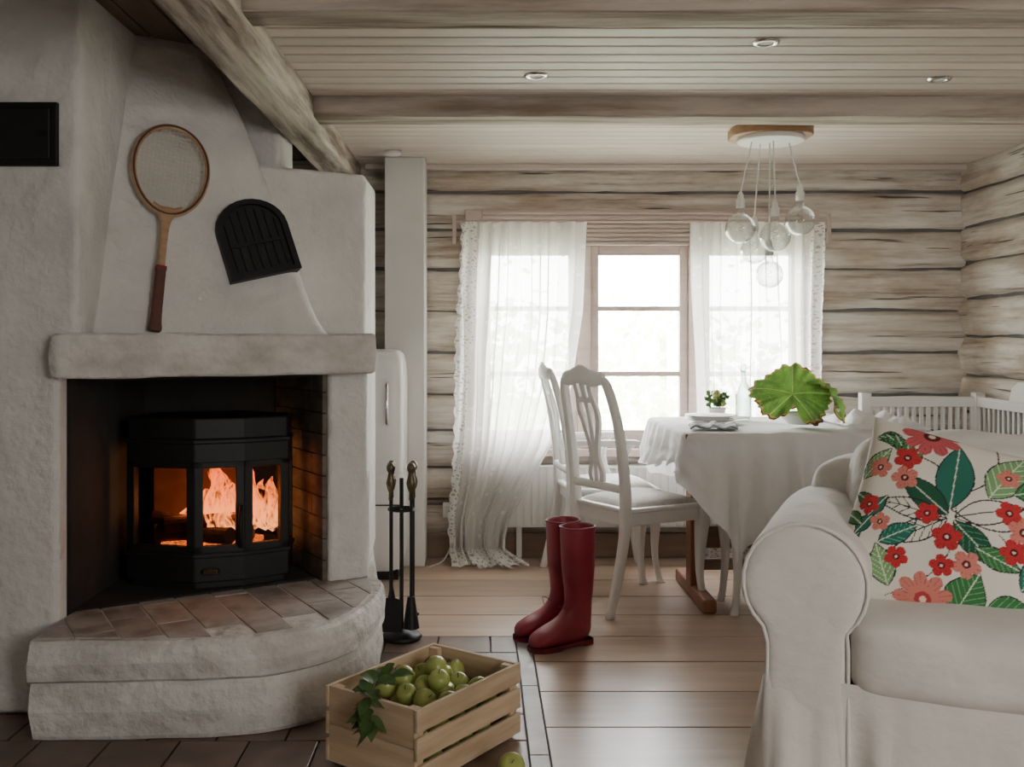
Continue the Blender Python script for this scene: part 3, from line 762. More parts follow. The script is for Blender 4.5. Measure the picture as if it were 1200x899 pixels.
# ---------------------------------------------------------------- table & cloth
TX0,TX1,TY0,TY1,TZ=.83,1.88,4.0,4.86,.77
tb=group('dining_table',((TX0+TX1)/2,(TY0+TY1)/2,0)); inv=Matrix.Translation(tb.location).inverted()
def tp_(o): o.parent=tb;o.matrix_parent_inverse=inv;return o
tp_(box('top',TX0,TX1,TY0,TY1,TZ-.03,TZ,'woodleg',bevel=.004))
for i,x in enumerate((.96,1.74)):
    tp_(box('trestle_post_%d'%i,x-.03,x+.03,4.38,4.48,.05,TZ-.07,'woodleg',bevel=.005))
    tp_(box('trestle_foot_%d'%i,x-.03,x+.03,4.13,4.73,0,.06,'woodleg',bevel=.012))
    tp_(box('trestle_head_%d'%i,x-.03,x+.03,4.12,4.74,TZ-.08,TZ-.03,'woodleg',bevel=.008))
tp_(box('stretcher',.93,1.77,4.41,4.45,.22,.32,'base',bevel=.005))
tp_(box('stretcher_low',.93,1.77,4.415,4.445,.12,.17,'base',bevel=.005))
per=[]
r=.05
def corner(cx,cy,a0,n=10): return [(cx+r*math.cos(a0+pi/2*k/n),cy+r*math.sin(a0+pi/2*k/n),math.cos(a0+pi/2*k/n),math.sin(a0+pi/2*k/n)) for k in range(n+1)]
e=.008
X0,X1,Y0,Y1=TX0-e,TX1+e,TY0-e,TY1+e
def edge(p,q,nx,ny,n): return [(p[0]+(q[0]-p[0])*k/n,p[1]+(q[1]-p[1])*k/n,nx,ny) for k in range(1,n)]
per+=edge((X0,Y1-r),(X0,Y0+r),-1,0,60)
per+=corner(X0+r,Y0+r,pi)
per+=edge((X0+r,Y0),(X1-r,Y0),0,-1,110)
per+=corner(X1-r,Y0+r,-pi/2)
per+=edge((X1,Y0+r),(X1,Y1-r),1,0,40)
per+=corner(X1-r,Y1-r,0)
per+=edge((X1-r,Y1),(X0+r,Y1),0,1,60)
per+=corner(X0+r,Y1-r,pi/2)
n=len(per)
V=[];F=[];S_=0;arc=[]
for i,(x,y,nx,ny) in enumerate(per):
    arc.append(S_); x2,y2=per[(i+1)%n][:2]; S_+=math.hypot(x2-x,y2-y)+.004
cx,cy=(X0+X1)/2,(Y0+Y1)/2
topr=[.0,.25,.5,.7,.82,.9,.95,.985]
for j,t in enumerate(topr):
    for i,(x,y,nx,ny) in enumerate(per):
        xx=cx+(x-cx)*t; yy=cy+(y-cy)*t
        V.append((xx,yy,TZ+.006+.006*abs(noise.noise(Vector((xx*6,yy*6,0))))+.004*noise.noise(Vector((xx*15,yy*15,2)))))
nd=26
for j in range(nd):
    t=j/(nd-1)
    for i,(x,y,nx,ny) in enumerate(per):
        s=arc[i]
        if ny<-.5: zb=lerp(x,[.80,.86,.94,1.03,1.12,1.25,1.5,1.95],[.60,.53,.40,.27,.34,.38,.35,.42])
        elif nx<-.5: zb=lerp(y,[4.0,4.15,4.4,4.86],[.60,.63,.60,.56])
        else: zb=.48
        zb+=.012*math.sin(s*31)
        L_=TZ-zb; z=TZ+.004-L_*t-.004*(t>0)
        fo=.5+.5*math.sin(s*2*pi/.19+1.5*math.sin(s*5)+.9*t)
        fo=fo**1.3
        amp_=.11 if ny<-.5 else .08
        out=.004+ (L_/.4)*(amp_*t**.7*fo*(.65+.35*math.sin(s*4.1))+.03*t)+.018*noise.noise(Vector((s*11,t*4,1)))*t
        cross=.025*t*math.sin(s*2*pi/.19*.5)
        if j==0: out=0
        V.append((x+nx*out-ny*cross,y+ny*out+nx*cross,z))
nr=len(topr)+nd
for j in range(nr-1):
    for i in range(n): F.append((j*n+i,j*n+(i+1)%n,(j+1)*n+(i+1)%n,(j+1)*n+i))
mo('tablecloth',V,F,'cloth',smooth=True,subsurf=1)
def rum(u,v):
    x=1.56+.30*u; y=4.04+.6*v
    ed=min(u,1-u,v,1-v)*6; ed=min(1,ed)
    return (x+.02*noise.noise(Vector((u*4,v*4,3))),y,TZ+.018+ed*(.12*abs(noise.noise(Vector((x*7,y*6,5))))+.03*abs(noise.noise(Vector((x*17,y*13,1))))))
grid('linen_cloth',rum,60,60,'cloth')

pg=group('plate_stack',(1.03,4.42,TZ+.016))
b=MB()
for k in range(3): b.lathe([(0,.002+k*.008),(.07,.002+k*.008),(.115,.016+k*.008),(.117,.018+k*.008),(.07,.006+k*.008),(0,.006+k*.008)],n=36)
b.done('plates','white',pg,smooth=True)
def nap(u,v): return (.86+.20*u+.03*v,4.06+.17*v,TZ+.020+.016*abs(noise.noise(Vector((u*5,v*4,8))))+.010*math.sin(u*9+v*3)**2)
grid('folded_napkin',nap,30,30,'napkin',solid=.006)
bg=group('glass_bottle',(1.225,4.6,TZ+.012))
b=MB(); b.lathe([(0,.002),(.034,.002),(.037,.01),(.037,.12),(.03,.15),(.013,.18),(.012,.225),(.016,.23)],n=24); b.done('body','bottle',bg,smooth=True)
b=MB(); b.lathe([(0,.223),(.010,.223),(.017,.24),(.012,.262),(0,.265)],n=16); b.done('stopper','bottle',bg,smooth=True)
vg=group('herb_pot',(1.12,4.68,TZ+.012))
b=MB(); b.lathe([(0,.001),(.032,.001),(.042,.05),(.046,.052),(.038,.045),(0,.042)],n=24); b.done('pot','white',vg,smooth=True)
b=MB()
for k in range(90):
    a=random.uniform(0,2*pi);rr=random.uniform(0,.05);c=Vector((rr*math.cos(a),rr*math.sin(a),.06+random.uniform(0,.07)))
    u=noise.random_unit_vector()*.018;v_=u.orthogonal()*.6; b.add([c-u,c+v_,c+u,c-v_],[(0,1,2,3)])
b.done('herb_leaves','leaf',vg)
b=MB()
for k in range(3): b.lathe([(0,-.02),(.014,-.014),(.02,0),(.014,.014),(0,.02)],(.02*math.cos(k*2.1),-.02,.075+.02*k),12)
b.done('buds','apple',vg,smooth=True)

lg=group('leaf_arrangement',(1.37,4.22,TZ+.022))
b=MB(); b.lathe([(0,.002),(.05,.002),(.06,.01),(.085,.035),(.095,.05),(.09,.052),(.075,.035),(.05,.012),(0,.01)],n=36); b.done('bowl','white',lg,smooth=True)
def bigleaf(name,c,R,rx,ry,rz,sd):
    mtx=Matrix.Translation(c)@Matrix.Rotation(rz,4,'Z')@Matrix.Rotation(rx,4,'X')@Matrix.Rotation(ry,4,'Y')
    nt_=180;nrad=44;V=[];F=[];Cc=[]
    for j in range(nrad+1):
        q=j/nrad
        for i in range(nt_):
            t=2*pi*i/nt_
            th=t-pi/2
            lob=.90+.075*math.cos(5*(t-pi))+.025*math.sin(23*t+sd)+.018*math.sin(41*t)
            notch=1-.55*math.exp(-((min(t,2*pi-t))/.18)**2)
            r_=R*q*lob*notch
            x=1.18*r_*math.cos(th);y=r_*math.sin(th)
            vein=abs(math.sin(2.5*(t-pi)))
            z=.24*q*q*R*math.cos(2*t+sd)+.12*R*q*vein-.22*R*q**2.2+.05*R*math.sin(17*t+sd)*q**3
            p=mtx@Vector((x,y,z)); p.z=max(p.z,.004)
            V.append(p)
            vv=abs(math.sin(2.5*(t-pi))); sub=abs(math.sin(16*q+6*vv))
            g_=np.array([.16,.32,.05]); dk=np.array([.06,.15,.025]); lt=np.array([.36,.46,.16]); yl=np.array([.40,.30,.08]); br=np.array([.12,.05,.02])
            c_=dk+(g_-dk)*(.5+.5*noise.noise(Vector((x*30,y*30,sd))))
            if vv<.05+.05*(1-q): c_=lt
            elif sub<.10: c_=c_*.6+lt*.4
            ed=q+.10*noise.noise(Vector((x*22,y*22,sd+3)))+(.05 if y<-.03 else 0)
            if ed>.94: c_=yl
            if ed>.99: c_=br
            Cc.append((*c_,1))
    for j in range(nrad):
        for i in range(nt_): F.append((j*nt_+i,j*nt_+(i+1)%nt_,(j+1)*nt_+(i+1)%nt_,(j+1)*nt_+i))
    me=bpy.data.meshes.new(name); me.from_pydata([tuple(v) for v in V],[],F); me.update()
    ca=me.color_attributes.new('Col','FLOAT_COLOR','POINT'); ca.data.foreach_set('color',np.array(Cc,dtype=np.float32).ravel())
    me.materials.append(M['bigleaf']); me.polygons.foreach_set('use_smooth',[True]*len(me.polygons))
    o=bpy.data.objects.new(name,me); link(o,lg)
bigleaf('leaf_1',Vector((-.060,-.08,.135)),.155,math.radians(56),math.radians(10),math.radians(-16),.4)
bigleaf('leaf_2',Vector((.13,.0,.13)),.135,math.radians(40),math.radians(28),math.radians(25),2.0)
bigleaf('leaf_3',Vector((.03,.08,.14)),.11,math.radians(50),math.radians(-10),math.radians(150),3.6)
tube('leaf_stalks',[cr([(-.03,-.03,.10),(0,0,.06),(.02,.02,.02)],4),cr([(.1,0,.10),(.05,0,.06),(.0,.0,.02)],4)],.005,'leaf',lg)

sg=group('white_stool',(1.24,4.24,0))
for i,(x,y) in enumerate([(-.17,-.11),(.17,-.11),(-.17,.11),(.17,.11)]):
    post('leg_%d'%i,[(x*1.08,y*1.08,0,.018,.018),(x*1.02,y*1.02,.05,.014,.014),(x*.96,y*.96,.2,.017,.017),(x,y,.36,.026,.026),(x,y,.42,.026,.026)],'white',sg)
box('apron',-.18,.18,-.12,.12,.36,.42,'white',sg,bevel=.006)
rbox('seat',(0,0,.435),(.19,.13,.02),.015,'pad',sg,n=8)

# ---------------------------------------------------------------- settee
sg=group('spindle_back_settee',(2.23,4.55,0))
b=MB()
def rail_panel_x(x0,x1,y,z0,z1,nsp):
    b.box(x0,x1,y-.018,y+.018,z1-.05,z1); b.box(x0,x1,y-.015,y+.015,z0,z0+.05)
    for k in range(nsp):
        x=x0+.03+(x1-x0-.06)*k/(nsp-1); b.box(x-.009,x+.009,y-.008,y+.008,z0+.04,z1-.04)
def rail_panel_y(y0,y1,x,z0,z1,nsp):
    b.box(x-.018,x+.018,y0,y1,z1-.05,z1); b.box(x-.015,x+.015,y0,y1,z0,z0+.05)
    for k in range(nsp):
        y=y0+.03+(y1-y0-.06)*k/(nsp-1); b.box(x-.008,x+.008,y-.009,y+.009,z0+.04,z1-.04)
rail_panel_x(-.30,.27,.40,.50,.87,15)
rail_panel_y(-.95,.40,.27,.50,.87,30)
for x,y,h in((-.30,.40,.89),(.27,.40,.89),(-.24,-.95,.68),(.27,-.95,.93)): b.box(x-.025,x+.025,y-.025,y+.025,0,h)
b.box(-.24,.27,-.95,.40,.36,.42); b.box(-.25,-.225,-.93,.38,.12,.36); b.box(.255,.28,-.93,.38,.12,.5)
b.box(-.24,.27,-.97,-.93,.36,.66); b.box(-.27,.28,-.985,-.925,.66,.69)
b.done('frame','white',sg,bevel=.004)
plate_pts=[(-.33,.86),(-.33,.92),(-.28,.955),(-.15,.965),(0,.96),(.05,.93),(.08,.86)]
n=len(plate_pts); V=[(.25,y,z) for y,z in plate_pts]+[(.29,y,z) for y,z in plate_pts]
mo('crest',V,[(i,(i+1)%n,n+(i+1)%n,n+i) for i in range(n)]+[tuple(range(n)),tuple(range(n,2*n))[::-1]],'white',sg,bevel=.006)
rbox('seat_cushion',(.01,-.27,.455),(.22,.64,.04),.03,'cloth',sg,n=10)

# ---------------------------------------------------------------- pendant
pgp=group('cluster_pendant_lamp',(1.27,4.32,ZC))
n=36
ring=[(.18*math.copysign(abs(math.cos(t))**.7,math.cos(t)),.15*math.copysign(abs(math.sin(t))**.7,math.sin(t))) for t in [2*pi*k/n for k in range(n)]]
b=MB(); b.prism([(x+.012*noise.noise(Vector((x*9,y*9,0))),y) for x,y in ring],-.045,-.001); b.done('wood_slab','slab',pgp,bevel=.006)
b=MB(); b.lathe([(0,-.064),(.14,-.064),(.145,-.058),(.145,-.044),(0,-.044)],n=36); b.done('canopy_disc','white',pgp,smooth=False)
bulbs=[(-.135,-.01,1.645,.066),(.14,.03,1.685,.066),(.005,-.05,1.605,.066),(-.055,.06,1.555,.060),(.0,.02,1.445,.060)]
for i,(x,y,z,r_) in enumerate(bulbs):
    zz=z-ZC
    tube('cord_%d'%i,[(x*.62,y*.6,-.06),(x,y,zz+r_+.09)],.0034,'whitem',pgp)
    b=MB(); b.lathe([(0,.115),(.006,.115),(.013,.10),(.013,.085),(.019,.08),(.019,.045),(.0,.045)],(x,y,zz+r_-.02),18); b.done('socket_%d'%i,'whitem' ,pgp,smooth=True)
    prof=[(.014,r_+.028),(.016,r_+.01)]+[(r_*math.sin(t),r_*math.cos(t)) for t in np.linspace(.32,pi,14)]
    b=MB(); b.lathe([(float(p),float(q)) for p,q in prof],(x,y,zz),28); b.done('bulb_%d'%i,'bulb',pgp,smooth=True)
    tube('filament_%d'%i,[(x+.012*math.cos(k*.9),y+.012*math.sin(k*.9),zz-.015+.004*k) for k in range(14)],.0009,'brass',pgp,res=1)

# ---------------------------------------------------------------- boots
def boot(name,loc,rz):
    g=group(name,loc,rz)
    prof=[(.258,.030,.258,.022,.012),(.252,.050,.252,.014,.030),(.235,.066,.232,.012,.042),(.20,.082,.195,.012,.050),(.165,.096,.145,.012,.050),(.133,.114,.09,.012,.044),(.112,.14,.03,.012,.040),(.102,.17,-.002,.04,.038),(.100,.20,-.004,.09,.041),(.102,.235,-.006,.16,.046),(.108,.28,-.014,.24,.050),(.113,.33,-.018,.31,.053),(.115,.38,-.020,.37,.055),(.116,.425,-.020,.425,.056),(.117,.445,-.021,.447,.057)]
    R=[]
    for tx,tz,bx,bz,w_ in cr(prof,3):
        T=Vector((tx,0,tz));B=Vector((bx,0,bz));c=(T+B)/2;h=(T-B)/2; ring=[]
        for k in range(22):
            a=2*pi*k/22; cc=math.cos(a);ss=math.sin(a)
            p=c+h*math.copysign(abs(cc)**.85,cc)+Vector((0,w_*math.copysign(abs(ss)**.85,ss),0))
            p+=Vector((1,1,0))*.006*noise.noise(Vector((p.x*14,p.y*14,p.z*20+loc[0]*9)))
            ring.append(p)
        R.append(ring)
    o=loft('shaft_and_foot',R,'red',g,cap=False,smooth=True)
    mo('toe_cap',R[0],[tuple(range(22))],'red',g)
    k=o.modifiers.new('s','SOLIDIFY'); k.thickness=.004
    mo('inner_lining',[v+Vector((0,0,-.03)) for v in R[-2]],[tuple(range(22))],'inner',g)
    out=[(.265,0),(.26,.025),(.235,.045),(.20,.054),(.15,.052),(.09,.042),(.04,.038),(.0,.036),(-.012,.02),(-.015,0)]
    pl=out+[(x,-y) for x,y in out[1:-1]][::-1]
    b=MB(); b.prism(pl,.006,.02); hp=[(x,y) for x,y in pl if x<.075]; b.prism(hp,0,.02); fp_=[(x,y) for x,y in pl if x>.12]; b.prism(fp_,0,.02)
    b.done('sole',"redsole",g,bevel=.003)
    tube('rim_band',[v for v in R[-1]],.0035,'redsole',g,cyclic=True,res=2)
    tube('instep_seam',[(.118,-.03,.145),(.124,0,.15),(.118,.03,.145)],.002,'redsole',g,res=2)
    box('strap',.03,.06,-.064,-.053,.395,.415,'redsole',g,bevel=.002)
    return g
boot('rubber_boot',(.405,3.755,0),math.radians(180+30))
boot('rubber_boot.001',(.362,3.885,0),math.radians(180+26))

# ---------------------------------------------------------------- crate
cz=math.radians(54); CX,CY=-.157,2.765
cg=group('wooden_crate',(CX,CY,0),cz)
b=MB(); hl,hw,H=.235,.162,.215
for s in(1,-1):
    for k in range(3):
        z0=.012+k*.072; y=hw*s; b.box(-hl,hl,min(y,y-.010*s),max(y,y-.010*s),z0,z0+.058)
for s in(1,-1):
    x=(hl-.003)*s
    for k in range(2):
        z0=.010+k*.103; b.box(min(x,x-.014*s),max(x,x-.014*s),-hw+.011,hw-.011,z0,z0+.101)
    for q in(1,-1):
        xx=(hl-.018)*s; b.box(min(xx,xx-.02*s),max(xx,xx-.02*s),min((hw-.011)*q,(hw-.045)*q),max((hw-.011)*q,(hw-.045)*q),.008,H-.004)
for k in range(4): y=-hw+.012+k*.077; b.box(-hl+.018,hl-.018,y,y+.067,.002,.012)
b.done('slats','crate',cg,bevel=.0015)
ap=[(0,.027),(.006,.024),(.014,.028),(.026,.026),(.034,.012),(.036,0),(.032,-.016),(.02,-.03),(.010,-.034),(.005,-.031),(0,-.030)]
b=MB(); sb=MB(); R2=Matrix.Rotation(cz,4,'Z')
rows=[]
for layer in range(3):
    for i in range(6):
        for j in range(4):
            x=-.19+i*.075+random.uniform(-.008,.008)+(.03 if layer%2 else 0); y=-.108+j*.072+random.uniform(-.006,.006)
            z=.048+layer*.058+random.uniform(-.006,.006)
            if abs(x)>.185 or abs(y)>.115: continue
            if layer==2 and (x<-.06 or (x>.12 and y<0)): continue
            rows.append((x,y,z))
for x,y,z in [(.08,.03,.205),(.02,-.03,.195)]: rows.append((x,y,z))
for x,y,z in rows:
    mx=Matrix.Translation((CX,CY,0))@R2@Matrix.Translation((x,y,z))@Matrix.Rotation(random.uniform(-1.1,1.1),4,'X')@Matrix.Rotation(random.uniform(-1.1,1.1),4,'Y')@Matrix.Scale(random.uniform(.85,1.0),4)
    b.lathe(ap,n=18,mx=mx)
    p=mx@Vector((0,0,.024)); q=mx@Vector((.004,0,.042)); sb.cyl(p,q,.0015,.0012,6)
ag=group('apples')
b.done('fruit','apple',ag,smooth=True); sb.done('stems','stem',ag)
af=group('apple',(.078,2.575,.034))
mx=Matrix.Rotation(.8,4,'X')
b=MB(); b.lathe(ap,n=24,mx=mx); b.done('fruit','apple',af,smooth=True); tube('stalk',[mx@Vector((0,0,.024)),mx@Vector((.004,0,.044))],.0015,'stem',af)
lt=group('apple_twig')
b=MB(); base=Matrix.Translation((CX,CY,0))@R2
def leafy(c,d,n_,L_,W_):
    V=[];F=[]
    side=d.cross(n_).normalized(); m=8
    for i in range(m+1):
        t=i/m; w_=W_*math.sin(pi*t**.85)+.0005
        cc=c+d*L_*t-n_*(.25*L_*t*t)
        V+=[cc-side*w_+n_*w_*.3,cc,cc+side*w_+n_*w_*.3]
    for i in range(m):
        F+=[(i*3,i*3+1,i*3+4,i*3+3),(i*3+1,i*3+2,i*3+5,i*3+4)]
    b.add(V,F)
tw=cr([(-.08,.04,.22),(-.14,.04,.235),(-.21,.01,.235),(-.262,-.02,.20),(-.268,-.04,.16)],5)
for i in range(len(tw)):
    if i<2: continue
    for k in range(2):
        c=base@Vector(tw[i]); d=noise.random_unit_vector(); d.z=-abs(d.z)*.4 if i>12 else abs(d.z)*.3
        d.x-=.3; d.normalize(); n_=Vector((0,-.3,1)).normalized()
        leafy(c,d,n_,random.uniform(.045,.07),random.uniform(.014,.021))
b.done('leaves','leaf',lt,smooth=True); tube('twig',[base@Vector(p) for p in tw],.0025,'stem',lt)

# ---------------------------------------------------------------- sofa
rot=-math.atan2(.375,.927)
so=group('slipcovered_sofa',(.597,2.24,0),rot)
W=1.78
def armprof():
    P_=[(.055,.02),(.05,.2),(.05,.38),(.052,.47)]
    c=(.132,.610);r=.135
    for k in range(0,21):
        a=math.radians(228)-math.radians(276)*k/20
        P_.append((c[0]+r*math.cos(a),c[1]+r*math.sin(a)*1.02))
    P_+=[(.225,.47),(.225,.38),(.225,.2),(.225,.02)]
    return P_
ap_=armprof()
def arm(name,mir):
    R=[]
    cx=sum(p[0] for p in ap_)/len(ap_); cz_=.45
    for y,sc in ((-.012,.80),(-.008,.93),(.004,.985),(.02,1.0),(.1,1.0),(.2,.995),(.3,1.0),(.4,1.0),(.5,.993),(.6,.99),(.74,.99),(.86,.97),(.88,.85)):
        ring=[]
        for x,z in ap_:
            xx=cx+(x-cx)*sc; zz=cz_+(z-cz_)*sc if z>.4 else z
            zz+=(-.03*max(0,y-.2) if z>.4 else 0)
            dd=.013*noise.noise(Vector((x*9,y*8,z*9)))
            xx+=dd; zz+=dd*(z>.1)
            ring.append((W-xx if mir else xx,y,zz))
        R.append(ring)
    loft(name,R,'sofa',so,smooth=True,subsurf=1)
    edge_=[(W-x if mir else x,-.004,z) for x,z in [(cx+(px-cx)*.985,cz_+(pz-cz_)*.985 if pz>.4 else pz) for px,pz in ap_]]
    tube(name+'_piping',edge_,.0045,'sofa',so,res=3)
arm('arm_left',False); arm('arm_right',True)
per=[]
def seg(p,q,nx,ny):
    m=int(math.hypot(q[0]-p[0],q[1]-p[1])/.012); return [(p[0]+(q[0]-p[0])*k/m,p[1]+(q[1]-p[1])*k/m,nx,ny) for k in range(m)]
x0,x1,y0,y1=.045,W-.045,-.005,.87
per=seg((x0,y1),(x0,y0),-1,0)+seg((x0,y0),(x1,y0),0,-1)+seg((x1,y0),(x1,y1),1,0)+seg((x1,y1),(x0,y1),0,1)
R=[]
for j in range(15):
    t=j/14; z=.40-(.40-.012)*t; ring=[]
    for i,(x,y,nx,ny) in enumerate(per):
        s=i*.012
        o_=.003+.036*t+.016*t*math.sin(s*9+1)+.011*t*math.sin(s*23)+.010*noise.noise(Vector((s*3,t*2,0)))
        for px,py in((x0,y0),(x1,y0),(.235,y0),(W-.235,y0),(W/2,y0)):
            d=math.hypot(x-px,y-py)
            if d<.035: o_-= .032*t*(1-d/.035)
            elif d<.07: o_+=.018*t
        ring.append((x+nx*o_,y+ny*o_,z))
    R.append(ring)
loft('skirt',R,'sofa',so,cap=False,smooth=True)
box('base_frame',.06,W-.06,.012,.86,.03,.375,'sofa',so,bevel=.01)
cw=(W-.46)/2
for i in range(2):
    rbox('seat_cushion_%d'%i,(.226+cw*(i+.5),.30,.462),(cw/2+.002,.335,.086),.045,'sofa',so,puff=(0,.015,.026),wr=.012)
    c_=(.232+cw*(i+.5))
rbox('back_frame',(W/2,.77,.43),(W/2-.10,.115,.39),.09,'sofa',so,n=16,wr=.012)
for i in range(2):
    mx=Matrix.Translation((.215+(W-.43)/2*(i+.5),.60,.685))@Matrix.Rotation(math.radians(-10),4,'X')
    rbox('back_cushion_%d'%i,(0,0,0),((W-.43)/4+.01,.095,.20),.075,'sofa',so,n=16,puff=(0,.04,.02),mx=mx,wr=.026)
def floral(UV):
    u=UV[:,0];v=UV[:,1];n=len(u)
    Cc=np.tile(np.array([.82,.78,.69]),(n,1))
    def paint(mask,c,a=1): Cc[mask]=Cc[mask]*(1-a)+np.array(c)*a
    blk=(.02,.03,.025)
    def leaf(x,y,ang,L_,W_,c,veins=True,fill=True,lw=.0035):
        dx=u-x;dy=v-y;a=dx*math.cos(ang)+dy*math.sin(ang);b_=-dx*math.sin(ang)+dy*math.cos(ang)
        t=np.clip(a/L_,0,1); w_=W_*np.sin(pi*t**.85)
        ins=(a>0)&(a<L_)&(np.abs(b_)<w_)
        if fill: paint(ins,c)
        out=(a>-.002)&(a<L_+.002)&(np.abs(np.abs(b_)-w_)<lw); paint(out,blk)
        paint(ins&(np.abs(b_)<lw*.8),blk if not fill else (.75,.8,.65))
        if veins:
            vv=np.abs(((a-np.abs(b_)*1.1)/(L_/7))%1-.5)<.07; paint(ins&vv,blk if not fill else tuple(min(1,k*2.2+.08) for k in c))
    def flower(x,y,r_,c,ctr=(.12,.01,.02),ph=0,pet=5):
        r_*=1.12
        dx=u-x;dy=v-y;R_=np.hypot(dx,dy);th=np.arctan2(dy,dx)+ph
        rr=r_*(.62+.38*np.abs(np.cos(pet/2*th))**.6)
        paint(R_<rr,c); paint((R_<rr)&(R_>rr*.55)&(np.abs(np.sin(pet*1.5*th))<.16),tuple(k*.5 for k in c))
        paint((R_<r_*.28),ctr); paint((R_<r_*.12),(.9,.7,.5))
    def stem(x0_,y0_,x1_,y1_,bend=.05,lw=.0032,c=blk):
        for k in range(60):
            t=k/59; px=x0_+(x1_-x0_)*t+bend*math.sin(pi*t)*(y1_-y0_)*4; py=y0_+(y1_-y0_)*t-bend*math.sin(pi*t)*(x1_-x0_)*4
            paint((u-px)**2+(v-py)**2<lw**2*1.6,c)
    red=(.56,.035,.04);pink=(.70,.23,.18);dk=(.015,.10,.05);gr=(.05,.19,.06);tl=(.025,.17,.12);lg_=(.22,.38,.18);cor=(.60,.11,.12)
    stem(.30,.05,.48,.62);stem(.48,.62,.60,.98);stem(.48,.55,.85,.62);stem(.10,.2,.35,.5);stem(.9,.1,.7,.5);stem(.48,.6,.2,.8)
    leaf(.47,.55,math.radians(95),.38,.085,tl,False); leaf(.47,.52,math.radians(150),.30,.065,dk,False); leaf(.50,.52,math.radians(28),.32,.06,lg_,False,False)
    leaf(.47,.50,math.radians(-140),.30,.055,(.78,.72,.6),True,False); leaf(.50,.50,math.radians(-35),.28,.06,dk); leaf(.47,.5,math.radians(178),.34,.05,lg_,True,False)
    leaf(.62,.66,math.radians(70),.32,.085,lg_); leaf(.72,.72,math.radians(30),.22,.06,gr); leaf(.83,.75,math.radians(110),.22,.05,lg_,True,False)
    leaf(.02,.62,math.radians(60),.22,.05,lg_); leaf(.20,.30,math.radians(40),.2,.05,tl); leaf(.62,.40,math.radians(-10),.22,.05,gr)
    for k in range(6): leaf(.03+.02*k,.22+.05*k,math.radians(150 if k%2 else 60),.14,.034,gr if k%2 else tl,False)
    for k in range(6): leaf(.16+.015*k,.90-.035*k,math.radians(200-k*25),.13,.035,gr,True)
    leaf(.60,.05,math.radians(75),.25,.09,gr); leaf(.72,.10,math.radians(20),.26,.10,gr); leaf(.30,.10,math.radians(120),.22,.06,lg_)
    leaf(.85,.28,math.radians(60),.22,.07,tl); leaf(.95,.4,math.radians(130),.2,.05,gr,True,False)
    flower(.30,.955,.13,cor,ph=.3,pet=9); flower(.46,.085,.12,pink,(.5,.05,.06),.2,9)
    for x,y,r_,c,ph in [(.22,.77,.062,red,0),(.235,.655,.06,pink,.5),(.10,.69,.055,pink,1),(.38,.50,.05,red,.2),(.49,.41,.062,red,.8),(.60,.31,.06,pink,.1),(.50,.27,.05,red,.6),(.72,.62,.055,red,.3),(.80,.55,.065,pink,.9),(.78,.44,.058,red,.4),(.90,.55,.06,red,.1),(.68,.80,.05,pink,.6),(.91,.86,.06,red,.2),(.10,.48,.05,red,.3),(.18,.40,.045,pink,.7),(.3,.25,.05,red,.1),(.08,.10,.06,red,.1),(.95,.15,.06,pink,.4)]:
        flower(x,y,r_,c,ph=ph)
    return np.hstack([Cc,np.ones((n,1))])
ps=.238
mx=Matrix.Translation((.445,.260,.700))@Matrix.Rotation(math.radians(-28),4,'X')@Matrix.Rotation(math.radians(15),4,'Y')
pw=group('floral_throw_pillow',mat=Matrix.Translation((.597,2.24,0))@Matrix.Rotation(rot,4,'Z')@mx)
def pf(sgn):
    def fn(u,v):
        a=2*u-1;c=2*v-1
        pin=1-.07*(1-a*a)*abs(c)**3; pin2=1-.07*(1-c*c)*abs(a)**3
        h=.085*(max(0,(1-a*a)*(1-c*c)))**.42
        h+=.008*noise.noise(Vector((a*3,c*3,sgn)))*(1-a*a)*(1-c*c)
        return (a*ps*pin2,sgn*h,c*ps*pin)
    return fn
grid('front',pf(-1),230,230,'pillow',pw,colf=floral)
grid('back',pf(1),40,40,'cloth',pw)

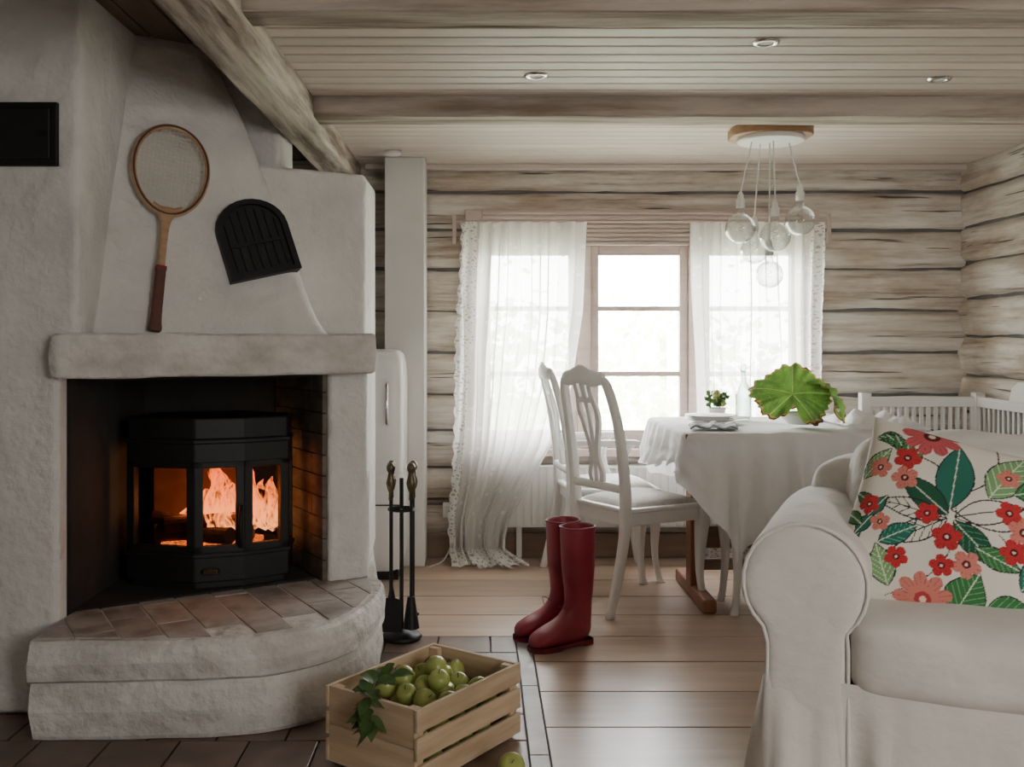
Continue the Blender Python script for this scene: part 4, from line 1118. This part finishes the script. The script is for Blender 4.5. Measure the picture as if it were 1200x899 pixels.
# ---------------------------------------------------------------- light
wd=bpy.data.worlds.new('overcast'); S.world=wd; wd.use_nodes=True
t=wd.node_tree; t.nodes.clear(); o_=t.nodes.new('ShaderNodeOutputWorld'); bg_=t.nodes.new('ShaderNodeBackground')
tc=t.nodes.new('ShaderNodeTexCoord'); sp=t.nodes.new('ShaderNodeSeparateXYZ'); r=t.nodes.new('ShaderNodeValToRGB')
r.color_ramp.elements[0].position=.45; r.color_ramp.elements[0].color=(.85,.88,.84,1); r.color_ramp.elements[1].position=.6; r.color_ramp.elements[1].color=(.98,.99,1,1)
mr=t.nodes.new('ShaderNodeMapRange'); mr.inputs['From Min'].default_value=-1
t.links.new(tc.outputs['Generated'],sp.inputs[0]); t.links.new(sp.outputs[2],mr.inputs[0]); t.links.new(mr.outputs[0],r.inputs[0])
t.links.new(r.outputs[0],bg_.inputs[0]); bg_.inputs[1].default_value=42; t.links.new(bg_.outputs[0],o_.inputs[0])
l=bpy.data.lights.new('window_portal','AREA'); l.shape='RECTANGLE'; l.size=1.75; l.size_y=1.2; l.cycles.is_portal=True
lo=bpy.data.objects.new('window_portal',l); lo.location=(.85,YB+.10,1.18); lo.rotation_euler=(math.radians(-90),0,0); link(lo)
def area(name,loc,rot_,sx,sy,e_,c):
    l=bpy.data.lights.new(name,'AREA'); l.shape='RECTANGLE'; l.size=sx;l.size_y=sy;l.energy=e_;l.color=c
    lo=bpy.data.objects.new(name,l); lo.location=loc; lo.rotation_euler=rot_; link(lo)
area('rear_fill_light',(1.9,-1.4,1.45),(math.radians(82),0,math.radians(22)),1.5,1.2,76,(1,.98,.95))  # added fill lamp, unseen behind the camera; no window is modelled there

cam=bpy.data.cameras.new('camera'); cam.lens=34.5; cam.sensor_width=36; cam.sensor_fit='HORIZONTAL'
cam.shift_x=35/1200; cam.shift_y=-49.5/1200; cam.clip_start=.05
co=bpy.data.objects.new('camera',cam); co.location=(0,0,1.15); co.rotation_euler=(pi/2,0,0); link(co)
S.camera=co
